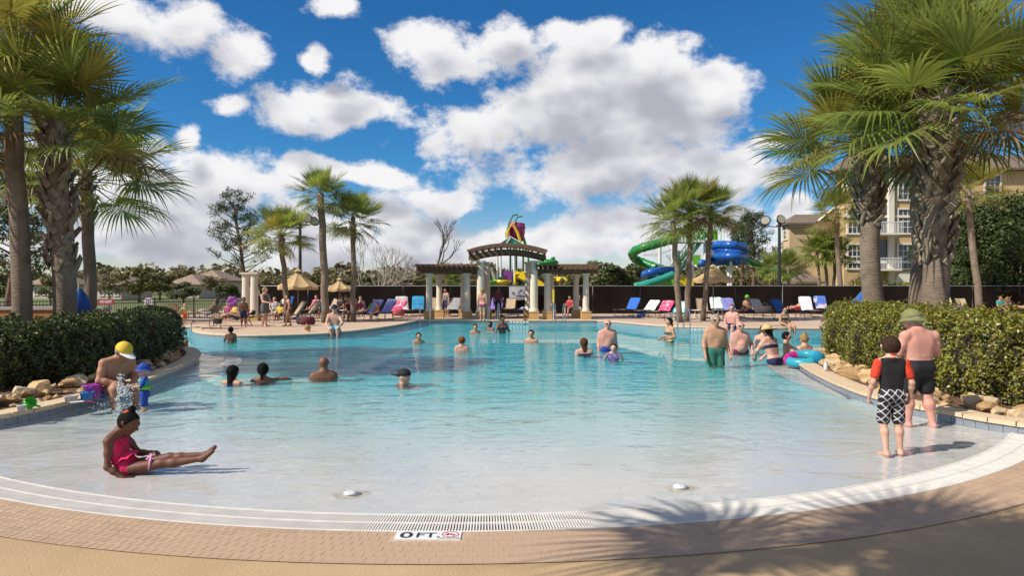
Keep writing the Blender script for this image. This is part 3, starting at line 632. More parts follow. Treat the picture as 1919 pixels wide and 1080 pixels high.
def tree_proto(seed, m, h=1.0, n=2600, leaf=.035, wide=.42, lumps=16, low=.25):
    """unit-height broadleaf tree; returns trunk and crown meshes"""
    rn = random.Random(seed); rg = np.random.default_rng(seed); tips = []; b = MB()
    for k in range(4): branchy(b, Vector((0,0,low*.8)), Vector((math.cos(k*1.6+seed)*.6, math.sin(k*1.6+seed)*.6, .8)).normalized(), .22, .018, 2, rn, tips)
    b.tube([(0,0,-.03),(.01,0,low*.5),(0,0,low)], [.035,.028,.022], 7)
    tr = b.mesh('trunk', M_bark)
    lp = []
    for i in range(lumps):
        a = rn.uniform(0,2*PI); z = rn.uniform(low+.08,.88); w = wide*math.sqrt(max(.08, 1-((z-.55)/.5)**2))*rn.uniform(.35,.95); lp.append(((math.cos(a)*w, math.sin(a)*w, z), rn.uniform(.10,.18)))
    P, d = crown_pts(rg, n, lp, .6); return tr, leaf_mesh('crown', P, d, leaf, m, .7, .6, rg)
PROTO = {}
for i in range(3):
    PROTO['o', i] = tree_proto(100+i, TL[0]); PROTO['d', i] = tree_proto(110+i, TL[1], n=3000); PROTO['b', i] = tree_proto(120+i, TL[2], n=1900, leaf=.03)
def tree(kind, i, px, top_py, Y, label, wide=1.0, zb=-.03, group='trees beyond the fence', name='broadleaf_tree'):
    c = at(px, top_py, Y); h = c.z-zb; root = empty(name, (c.x, Y, zb), random.uniform(0,6), label, 'tree', group); tr, cr = PROTO[kind, i]
    for nm, me in (('trunk', tr), ('crown', cr)): link(nm, me, root, scale=(h*wide, h*wide, h))
    return root
ADJ = {'o':'olive green','d':'dark green','b':'brownish, thinly leaved'}
def tree_row(rows, where):
    for j, (k, i, px, py, Y, w, lb) in enumerate(rows): tree(k, i, px, py, Y, lb, w)
tree_row([('o',0,262,500,84,1.5,'broad olive tree behind the fence signs on the left'),('b',0,205,512,95,1.4,'brownish tree between the left palms and the broad olive tree'),('o',1,300,508,92,1.3,'olive tree at the right shoulder of the broad olive tree'),
    ('d',0,20,505,60,1.2,'dark tree low behind the leftmost palm trunk'),('o',2,95,515,70,1.3,'olive tree seen between the two leftmost palm trunks'),('d',1,345,528,75,1.6,'dark shrubby tree before the far tiled houses'),
    ('b',1,410,515,100,1.5,'brownish tree right of the far tiled houses'),('d',2,425,530,66,1.5,'dark bush-like tree left of the two white columns'),('b',2,520,512,90,1.5,'brownish tree behind the short full palm'),
    ('o',0,585,515,95,1.4,'olive tree seen between the left parasols'),('b',0,640,512,85,1.5,'brownish tree behind the flatter left parasol'),('d',0,700,515,90,1.5,'dark tree right of the left terrace palms'),('o',1,760,508,80,1.3,'olive tree left of the pergola'),
    ('b',1,730,520,75,1.3,'brownish tree low left of the pergola'),('d',1,850,512,85,1.4,'dark tree behind the left pergola wing'),('b',2,890,500,100,1.2,'brownish tree behind the left arch column'),('d',2,985,500,95,1.2,'dark tree behind the playground poles'),
    ('b',0,1055,515,85,1.5,'brownish tree behind the right pergola wing'),('o',2,1082,512,80,1.2,'olive tree at the right pergola wing end'),('d',0,1140,488,78,1.25,'dense dark tree just right of the pergola'),('d',1,1178,495,82,1.3,'dark tree between pergola and green slide'),
    ('o',0,1215,502,88,1.3,'olive tree behind the green slide bend'),('b',1,1258,500,95,1.3,'brownish tree behind the slide tower'),('o',1,1380,500,84,1.3,'olive tree below the blue slide'),('b',2,1425,505,78,1.4,'brownish tree under the right pine'),
    ('o',2,1350,512,75,1.3,'olive tree behind the right parasol'),('d',2,1462,508,88,1.3,'dark tree behind the tall right lamp post'),('o',0,1500,515,70,1.2,'olive tree behind the small kiosk roof')], 'x')
# far wood along the horizon reads as one mass
def far_wood():
    rg = np.random.default_rng(5); lp = []
    for i in range(420):
        a = rg.uniform(-.85,.85); Y = rg.uniform(150,230); X = math.tan(a)*Y; h = rg.uniform(4.5,8.5); lp.append(((X, Y, h*.55), h*.5))
    P, d = crown_pts(rg, 30000, lp, .7); P[:, 2] = np.maximum(P[:, 2], .0); tag(link('far_wood', leaf_mesh('far_wood', P, d, .75, TL[2], .7, .7, rg)), 'distant mixed wood along the horizon', 'wood', kind='stuff')
far_wood()
def pine(px, trunk_px, top_py, Y, label, seed, n=46, wid=4.2, low=.38):
    rn = random.Random(seed); rg = np.random.default_rng(seed); top = at(px, top_py, Y); h = top.z; x0 = (trunk_px-960)/F*Y; root = empty('pine_tree', (x0, Y, -.03), 0, label, 'tree', 'pine trees')
    b = MB(); tp = [Vector((math.sin(t*3)*.15+(top.x-x0)*t, 0, h*t)) for t in np.linspace(0,1,7)]; b.tube(tp, [.24*(1-.85*t)+.02 for t in np.linspace(0,1,7)], 8); P = []; 
    for i in range(n):
        t = low+(1-low)*(i+rn.random())/n; a = i*2.4; c = Vector(((top.x-x0)*t, 0, h*t)); ln = wid*(1.08-t)**.55*rn.uniform(.45,1.0); d = Vector((math.cos(a), math.sin(a), rn.uniform(.0,.5))).normalized()
        e = c+d*ln*.6+Vector((0,0,.15*ln)); f = e+d*ln*.4+Vector((0,0,.25*ln)); b.tube([c, e, f], [.06,.035,.015], 4, cap=False)
        for q in (f, e.lerp(f,.5), e+Vector((rn.uniform(-.6,.6), rn.uniform(-.6,.6), .3))): P.append(((q.x, q.y, q.z+.1), rn.uniform(.28,.62)))
    b.build('trunk', M_barkr, root); Q, d = crown_pts(rg, 5200, P, .3); tag(link('crown', leaf_mesh('crown', Q, d*.3+np.array((0,0,1.)), .17, M_needle, .9, .22, rg), root))
pine(437,463,378,68,'open-crowned pine left of the terrace palms',1,40,5.0,.30)
pine(1408,1412,410,72,'open-crowned pine behind the blue slide',2,44,4.2,.35); pine(1390,1388,430,80,'smaller pine left of the open-crowned pine on the right',3,34,3.2,.4)
pine(40,12,330,34,'sparse pine behind the leftmost palm trunks',4,26,3.6,.25)
def bare(px, top_py, Y, label, seed, m, r=.13, depth_=5, spread=.55, stems=1, up=.15, n0=.30, lean=.12):
    rn = random.Random(seed); h = at(px, top_py, Y).z; root = empty('bare_tree', ((px-960)/F*Y, Y, -.03), 0, label, 'tree', 'leafless trees'); tips = []; b = MB()
    for s in range(stems):
        d = Vector((rn.uniform(-1,1)*lean*stems, rn.uniform(-.2,.2), 1)).normalized(); branchy(b, Vector((rn.uniform(-.3,.3)*(stems > 1),0,0)), d, h*n0, r, depth_, rn, tips, spread, .76, (2,3), up)
    b.build('trunk', m, root); return root, tips
bare(815,385,58,'dead leafless tree standing behind the left pergola wing',13,mat('dead_bark',(.06,.045,.04),.95,var=.3),.17,5,.62,1,.22,.30)
r_, tips = bare(688,445,50,'pale leafless spreading tree behind the left terrace palms',15,M_barkp,.09,5,.6,4,.1,.3,.2)
bare(735,470,54,'small pale leafless tree left of the pergola',17,M_barkp,.06,4,.6,3,.1,.3,.2)
# glossy evergreen wall of trees behind the far right fence
for i, (px, py, Y, w, lb) in enumerate([(1810,395,47,1.0,'glossy dark evergreen tree left of the thin pale palm on the far right'),(1880,370,46,1.0,'glossy dark evergreen tree at the right edge behind the fence'),(1945,350,45,1.1,'glossy dark evergreen tree cut by the right picture edge'),(1845,440,45.2,.9,'lower glossy evergreen between the two big ones on the far right')]):
    if ('g', i) not in PROTO: PROTO['g', i] = tree_proto(140+i, TL[3], n=16000, leaf=.014, wide=.40, lumps=26, low=.06)
    tree('g', i, px, py, Y, lb, w, group='evergreens behind the far right fence')
def shrub(loc, r, h, m, label, seed, n=2500, leaf=.05, name='shrub', group='shrubs by the apartment block'):
    rg = np.random.default_rng(seed); root = empty(name, loc, 0, label, 'shrub', group); lp = [((rg.uniform(-r,r)*.6, rg.uniform(-r,r)*.6, h*rg.uniform(.3,.75)), h*.33) for _ in range(9)]
    P, d = crown_pts(rg, n, lp, .6); P[:, 2] = np.maximum(P[:, 2], .02); link('foliage', leaf_mesh('foliage', P, d, leaf, m, .7, .55, rg), root); b = MB()
    for k in range(3): b.tube([(0,0,0), (rg.uniform(-.2,.2), rg.uniform(-.2,.2), h*.5)], [.03,.015], 4)
    b.build('stem', M_bark, root)
M_ygreen = mat('yellow_green_leaf', (.26,.27,.03), .45, island=.4, trans=.35)
for i, (px, Y, r, h, m, lb) in enumerate([(1612,54,1.6,3.0,M_ygreen,'yellow-green shrub before the apartment windows'),(1645,55,1.3,2.4,TL[0],'olive shrub right of the yellow-green shrub'),(1668,52,1.3,2.3,TL[1],'rounded dark shrub at the foot of the apartment block'),(1690,53,1.0,2.2,M_ygreen,'small yellow-green shrub left of the right clump trunks')]):
    shrub(((px-960)/F*Y, Y, -.03), r, h, m, lb, 60+i, 3000, .09)
# arching yellow-green ferny palms beside the far right loungers
def cycad(loc, label, seed, n=16, L=1.5):
    rn = random.Random(seed); root = empty('fern_palm', loc, 0, label, 'plant', 'ferny palms by the far right loungers')
    for i in range(n):
        a = i*2.4; b = MB(); el = rn.uniform(.5,1.3); pts = []
        for t in np.linspace(0,1,9):
            q = L*t; pts.append(Vector((q*math.cos(el)*(1-.1*t), 0, q*math.sin(el)-1.0*t*t*math.cos(el)*L*.6)))
        for j in range(1, 9):
            for s in (-1,1):
                p = pts[j]; w = .30*math.sin(PI*min(1,(j+1)/9.5)); d = (pts[j]-pts[j-1]).normalized(); e = p+Vector((0,s*w,0))+d*w*.5-Vector((0,0,.06)); b.add([p-d*.05, p+d*.05, e], [(0,1,2)])
        b.tube(pts, [.02*(1-.8*t) for t in np.linspace(0,1,9)], 3, cap=False); b.build('frond', M_ygreen, root, rot=(0,0,a))
for i, (px, py, lb) in enumerate([(1868,590,'ferny yellow-green palm right of the thin pale palm'),(1900,590,'ferny yellow-green palm at the right edge of the picture'),(1012,0,'')][:2]):
    cycad(gp(px, 578, .085), lb, 70+i)
# ================================================================ fences, pergola, buildings, water play
DZ = .085
M_screen = mat('black_mesh_screen', (.007,.006,.0055), .9, spec=.08, vscale=.8, col2=(.018,.013,.010), bump=.25, bscale=3)
M_iron = mat('black_iron', (.02,.02,.02), .45, spec=.5); M_galv = mat('galvanised_rail', (.42,.42,.42), .45, metal=.6)
def screen_fence():
    root = empty('screen_fence', (-15.9,43.2,DZ), 0, 'long fence clad in black mesh screen behind the far terrace', 'fence'); L = 52; h = 1.74; step = 3.0; k = int(L/step)
    b0 = MB()
    for i in range(k+1):
        b = MB(); b.tube([(i*step,0,0),(i*step,0,h+.03)], .03, 8); b.build('post', M_galv if i % 2 else M_iron, root)
    for i in range(k):
        b = MB(); n = 10
        P = [[Vector((i*step+step*u, -.035+.02*math.sin(u*9+i*2.1+z*3)*math.sin(PI*z/h)+.012*math.sin(u*31+z), z)) for u in np.linspace(.003,.997,n)] for z in np.linspace(.03,h,7)]
        b.sheet(P); b.build('screen_panel', M_screen, root, True)
    b = MB(); b.tube([(0,-.0,h+.02),(L-1,-.0,h+.02)], .022, 6); b.build('top_rail', M_galv, root)
screen_fence()
def iron_fence():
    pts = [Vector((-15.9,43.2,0)), Vector((-13.6,36.6,0)), Vector((-17.2,25.8,0)), Vector((-19.5,22.5,0))]; root = empty('iron_fence', pts[0]+Vector((0,0,DZ)), 0, 'black iron picket fence at the left of the terrace carrying two signs', 'fence'); o = pts[0]; h = 1.16
    for a, b_ in zip(pts[:-1], pts[1:]):
        d = b_-a; L = d.length; u = d/L; n = max(1, round(L/2.4))
        for i in range(n):
            p = a+u*(L*i/n)-o; q = a+u*(L*(i+1)/n)-o
            b = MB(); b.box((p.x,p.y,h/2+.02), (.05,.05,h+.06), math.atan2(u.y,u.x)); b.build('post', M_iron, root)
            b = MB(); 
            for z in (.12,h-.16,h-.02): b.bar(p+Vector((0,0,z)), q+Vector((0,0,z)), .028, .03)
            m = int((q-p).length/.11)
            for j in range(1, m): c = p.lerp(q, j/m); b.box((c.x,c.y,h/2), (.016,.016,h), math.atan2(u.y,u.x))
            tag(b.build('picket_panel', M_iron, root), kind='stuff')
iron_fence()
M_signr = mat('red_sign', (.45,.03,.035), .5, var=.1); M_signw = mat('white_sign', (.66,.62,.64), .5, var=.1); M_signk = mat('grey_print', (.16,.14,.15), .6); M_pw = mat('white_print', (.8,.8,.8), .5)
def fence_sign(px, py, w, h, m, label, txt, cap=False):
    Y = 27.2 if px < 220 else 31.5; c = at(px, py, Y); root = empty('fence_sign', c, 0, label, 'sign'); b = MB(); b.box((0,0,0), (w,.02,h)); b.build('board', m, root)
    if txt: text_mesh('lettering', txt, h*.62, M_pw, root, (0,-.012,0), (PI/2,0,0), .001, sx=.9)
    if cap:
        b = MB(); b.lathe([(.0,0),(w*.42,0)], 16, ang=PI, cap=False); o = b.build('arched_top', m, root); o.rotation_euler = (PI/2,0,0); o.location = (0,-.004,h*.48); o.scale = (1,.35,1); b = MB()
        for k in range(4): b.box((0,-.013,h*(.32-.2*k)), (w*(.7-.1*(k % 2)),.004,h*.07))
        b.build('print_lines', M_signk, root)
fence_sign(199,566,.62,.22,M_signr,'red sign with white lettering on the iron fence','NO EXIT'); fence_sign(279,566,.42,.26,M_signw,'pale arched notice on the iron fence',None,True)
M_wall = mat('rust_brown_wall', (.36,.17,.06), .85, vscale=1.6, col2=(.26,.115,.04), bump=.3, bscale=5, detail=8); M_cap = mat('grey_wall_cap', (.36,.33,.30), .8, var=.2)
def low_wall():
    root = empty('low_wall', (-15.4,19.2,.06), 0, 'low rust-brown wall with a grey cap behind the left palms', 'wall')
    b = MB(); b.box((0,0,.52), (8.0,.3,1.06)); b.build('wall_body', M_wall, root)
    for i in range(7): b = MB(); b.box((-3.45+1.15*i,0,1.09), (1.14,.4,.08)); b.build('cap_stone', M_cap, root)
low_wall()
# ---------------------------------------------------------------- columns
M_col = mat('cream_stone_column', (.70,.61,.50), .75, vscale=2, col2=(.63,.54,.43), bump=.15, bscale=25); M_ped = mat('ochre_pedestal', (.55,.36,.15), .8, vscale=2, col2=(.47,.30,.12), bump=.2, bscale=20)
def column(parent, x, y, h, ped=.42, r=.165, name='column'):
    b = MB(); z0 = ped
    b.lathe([(r*1.28,z0),(r*1.28,z0+.05),(r*1.12,z0+.09),(r*1.16,z0+.13),(r,z0+.17),(r*1.0,z0+(h-z0)*.4),(r*.88,h-.2),(r*.96,h-.18),(r*.96,h-.15),(r*.88,h-.13),(r*1.02,h-.09)], 18)
    b.box((0,0,h-.045), (r*2.5,r*2.5,.09)); o = b.build(name, M_col, parent, False, loc=(x,y,0))
    if ped: b = MB(); b.box((0,0,ped/2-.02), (.50,.50,ped-.04)); b.box((0,0,ped-.03), (.54,.54,.05)); b.build('pedestal', M_ped, o)
    return o
for i, (px, lb) in enumerate([(461,'left one of the two lone cream columns on the left terrace'),(477,'right one of the two lone cream columns on the left terrace')]):
    Y = 34.5-i*.6; r_ = empty('garden_column', ((px-960)/F*Y, Y, DZ), 0, lb, 'column', 'lone cream columns'); column(r_, 0, 0, 2.42, .25, .19, 'shaft')
M_wood = mat('dark_stained_wood', (.105,.062,.038), .8, vscale=4, col2=(.17,.105,.065), bump=.3, bscale=18)
M_woods = mat('weathered_slat_wood', (.20,.125,.075), .8, vscale=4, col2=(.13,.08,.05), bump=.3, bscale=18)
def pergola_wing(xa, xb, label, group='pergola wings'):
    Y = 35.7; root = empty('pergola_wing', ((xa+xb)/2, Y, DZ), 0, label, 'pergola', group); w = (xb-xa)/2; h = 2.40
    for sx in (-1,1):
        column(root, sx*(w-.12), 0, h); column(root, sx*(w-.45), 1.9, h)
    for y in (-.05,.12,1.8,1.97): b = MB(); b.box((0,y,h+.10), (2*w+1.0,.07,.22)); b.build('beam', M_wood, root)
    n = 13; rm = MB(); rm.add([(-.03,-.75,.0),(.03,-.75,.0),(.03,-.60,-.12),(-.03,-.60,-.12),(-.03,-.75,.10),(.03,-.75,.10),(.03,2.75,.10),(-.03,2.75,.10),(.03,2.6,-.12),(-.03,2.6,-.12),(.03,2.75,0),(-.03,2.75,0)],
        [(0,1,5,4),(3,2,1,0),(4,5,6,7),(2,3,9,8),(8,9,11,10),(10,11,7,6),(1,2,8,10,6,5),(3,0,4,7,11,9)]); me = rm.mesh('rafter', M_wood)
    for i in range(n): link('rafter', me, root, (-w-.42+(2*w+.84)*i/(n-1), 0, h+.29))
    pm = MB().box((0,0,0), (2*w+1.1,.045,.07)).mesh('slat', M_woods)
    for j in range(11): link('slat', pm, root, (0, -.68+3.3*j/10, h+.43))
pergola_wing(-4.45,-2.22,'left flat pergola wing on cream columns at the far pool edge'); pergola_wing(1.72,3.98,'right flat pergola wing on cream columns at the far pool edge')
def pergola_arch():
    Y = 35.35; x0, x1 = -1.62, 1.14; root = empty('arched_pergola', ((x0+x1)/2, Y, DZ), 0, 'tall arched pergola on cream columns at the centre of the far pool edge', 'pergola'); w = (x1-x0)/2; h = 3.05
    for sx in (-1,1): column(root, sx*w, 0, h, r=.20); column(root, sx*(w-.25), 1.9, h, r=.18)
    span = w+.62; zf = lambda x: h+.02+.33*(1-(x/span)**2)
    for y in (-.06,.12,1.8,1.98):
        b = MB(); P = [];
        for x in np.linspace(-span, span, 15): P.append([Vector((x,y-.035,zf(x))), Vector((x,y+.035,zf(x))), Vector((x,y+.035,zf(x)+.24)), Vector((x,y-.035,zf(x)+.24)), Vector((x,y-.035,zf(x)))])
        b.sheet(P); b.add(P[0][:4], [(0,1,2,3)]); b.add(P[-1][:4], [(3,2,1,0)]); b.build('arched_beam', M_wood, root)
    rm = MB(); rm.add([(-.035,-.85,.02),(.035,-.85,.02),(.035,-.66,-.13),(-.035,-.66,-.13),(-.035,-.85,.12),(.035,-.85,.12),(.035,2.75,.12),(-.035,2.75,.12),(.035,2.6,-.13),(-.035,2.6,-.13),(.035,2.75,0),(-.035,2.75,0)],
        [(0,1,5,4),(3,2,1,0),(4,5,6,7),(2,3,9,8),(8,9,11,10),(10,11,7,6),(1,2,8,10,6,5),(3,0,4,7,11,9)]); me = rm.mesh('rafter', M_wood)
    for i in range(13):
        x = -span+.06+(2*span-.12)*i/12; sl = -2*.33*x/span**2; link('rafter', me, root, (x, 0, zf(x)+.33), (0,-math.atan(sl),0))
    for j in range(12):
        b = MB(); y = -.78+3.45*j/11; b.sheet([[Vector((x,y+dy,zf(x)+.455+dz)) for x in np.linspace(-span-.05, span+.05, 13)] for dy, dz in ((-.02,0),(-.02,.06),(.02,.06),(.02,0),(-.02,0))]); b.build('slat', M_woods, root)
pergola_arch()
# banner hung on the fence under the arch
M_ban = mat('banner_cloth', (.50,.52,.54), .6, vscale=2, col2=(.40,.42,.45)); M_blue = mat('banner_blue_print', (.04,.10,.32), .6); M_dark = mat('banner_dark_print', (.06,.07,.09), .6); M_tan = mat('banner_tan_print', (.4,.34,.24), .6)
def banner():
    c = at(980, 550, 42.9); root = empty('banner', c, 0, 'pale printed banner with blue script on the screen fence under the arch', 'banner'); b = MB()
    b.sheet([[Vector((x, .015*math.sin(x*5), z)) for x in np.linspace(-.85,.85,14)] for z in (-.42,.42)]); b.build('cloth', M_ban, root)
    rn = random.Random(3); y = -.03
    b = MB(); b.tube([(-.45,y,-.16),(-.2,y,-.10),(.1,y,-.15),(.45,y,-.1),(.62,y,-.16)], [.02,.06,.05,.05,.01], 6, flat=.15); b.build('print', M_blue, root)
    b = MB(); b.tube([(-.3,y,0),(-.1,y,.28),(0,y,.05),(.1,y,.25),(.25,y,-.02)], .018, 5, flat=.3); b.tube([(.3,y,.05),(.55,y,.22),(.65,y,.05)], .022, 5, flat=.3); b.tube([(.7,y,.3),(.74,y,-.1)], .02, 5, flat=.3); b.build('print', M_dark, root)
    b = MB(); b.tube([(-.7,y,.0),(-.6,y,.12),(-.55,y,-.1)], .03, 5, flat=.3); b.bar((-.6,y,-.30),(.7,y,-.30), .01,.07); b.build('print', M_tan, root)
banner()
# ---------------------------------------------------------------- parasols
M_canvas = mat('beige_canvas', (.60,.43,.22), .8, vscale=1.5, col2=(.54,.38,.19), trans=.25); M_pole = mat('grey_pole', (.25,.23,.2), .5, metal=.3)
def parasol(px, apex_py, rim_py, half_px, Y, label, n=8):
    a = at(px, apex_py, Y); rz = at(px, rim_py, Y).z; rad = half_px/F*Y; h = a.z-DZ; rh = rz-DZ; root = empty('parasol', (a.x, Y, DZ), random.random(), label, 'parasol', 'beige parasols'); 
    b = MB(); V = [Vector((0,0,h))]; 
    for i in range(n):
        t = 2*PI*i/n; V.append(Vector((math.cos(t)*rad, math.sin(t)*rad, rh)))
    for i in range(n):
        A, B = V[1+i], V[1+(i+1) % n]; G = []
        for u in (0.06,.35,.68,1): G.append([V[0].lerp(A.lerp(B, w), u)-Vector((0,0,.10*math.sin(PI*w)*u+.06*math.sin(PI*u))) for w in (0,.33,.67,1)])
        b = MB(); b.sheet(G); b.sheet([[p for p in G[-1]], [p-Vector((0,0,.14)) for p in G[-1]]]); b.build('canopy_panel', M_canvas, root)
        b = MB(); b.tube([(0,0,h-.12), A-Vector((0,0,.03))], .012, 4); b.build('rib', M_pole, root)
    b = MB(); b.lathe([(rad*.24,h-.02),(rad*.12,h+.07),(.02,h+.12)], 8); b.build('vent_cap', M_canvas, root); b = MB(); b.tube([(0,0,0),(0,0,h)], .028, 8); b.build('pole', M_pole, root); b = MB(); b.lathe([(.3,0),(.3,.07),(.06,.1),(.05,.3)], 12); b.build('base', M_iron, root)
parasol(559,508,536,38,36.5,'beige parasol with a peaked top beside the two lone columns'); parasol(637,524,540,24,41.5,'flatter beige parasol farther back on the left terrace'); parasol(1337,500,523,40,36.0,'beige parasol in front of the blue slide')
M_bluec = mat('blue_canvas', (.02,.11,.42), .6, vscale=3, col2=(.015,.08,.34), trans=.1)
def closed_parasol(px, py0, py1, Y, label):
    t = at(px, py0, Y); lo = at(px, py1, Y).z; root = empty('closed_parasol', (t.x, Y, DZ), 0, label, 'parasol'); b = MB(); hh = t.z-DZ; l = lo-DZ; n = 12; P = []
    for k, (u, r) in enumerate(((0,.17),(.15,.20),(.5,.17),(.8,.11),(1,.03))): P.append([Vector((math.cos(a)*r*(1+.18*(j % 2)), math.sin(a)*r*(1+.18*(j % 2)), l+(hh-l)*u)) for j, a in enumerate(np.linspace(0,2*PI,2*n+1))])
    b.sheet(P); b.build('furled_canopy', M_bluec, root, True); b = MB(); b.tube([(0,0,0),(0,0,hh+.12)], .022, 8); b.build('pole', mat('tan_pole',(.45,.36,.25),.5), root)
closed_parasol(149,541,592,14.6,'closed bright blue parasol between the left palm trunks')
def tent(px, py, Y, s, label, fl):
    c = gp(px, py, DZ) if Y is None else Vector(((px-960)/F*Y, Y, DZ)); root = empty('sun_tent', c, fl, label, 'tent', 'blue sun shades'); A = Vector((0,0,s*1.25)); base = [Vector((math.cos(a)*s, math.sin(a)*s*.8, .02)) for a in np.linspace(0, 2*PI, 6)[:-1]]
    for i in range(4): b = MB(); p, q = base[i], base[i+1]; b.sheet([[A, A], [A.lerp(p,.5)+Vector((0,0,.06)), A.lerp(q,.5)+Vector((0,0,.06))], [p, q]]); b.build('tent_panel', M_bluec, root)
    b = MB()
    for p in base: b.tube([A, A.lerp(p,.5)+Vector((0,0,.06)), p], .012, 4)
    b.build('pole', M_iron, root)
tent(1622,0,33,1.35,'blue sun tent left of the split-stubbed palm behind the right hedge',.4); tent(1668,0,27,.8,'small blue beach shade between the right clump trunks',1.2)
# ---------------------------------------------------------------- floodlights
def lamp(px, top_py, Y, arms, label):
    t = at(px, top_py, Y); root = empty('lamp_post', (t.x, Y, 0), 0, label, 'lamp post', 'black floodlight posts'); h = t.z; b = MB(); b.tube([(0,0,0),(0,0,h*.5),(0,0,h)], [.13,.105,.085], 10); b.build('pole', M_iron, root)
    for dx, dz, yaw in arms:
        b = MB(); b.tube([(0,0,h-.35),(dx*.6,0,h-.35),(dx*.95,0,h-.25),(dx,0,h+dz-.2)], .035, 6); b.build('arm', M_iron, root)
        b = MB(); b.lathe([(.05,-.30),(.2,-.24),(.30,-.05),(.34,.02),(.32,.04),(0,.04)], 16); hd = b.build('lamp_head', M_iron, root, True, loc=(dx,0,h+dz), rot=(R(70),0,yaw)); b = MB(); b.lathe([(.0,.045),(.27,.045)], 16, cap=False); b.build('lens', mat('lamp_lens',(.30,.28,.22),.15,spec=.6), hd)
lamp(1461,415,44.5,[(-.9,.05,-.5),(.12,.12,.25)],'tall black post with two round floodlights on the right'); lamp(563,412,45,[(.45,.1,.4),(.95,-.1,.9),(-.1,.12,-.4)],'tall black post with round floodlights behind the left palms')
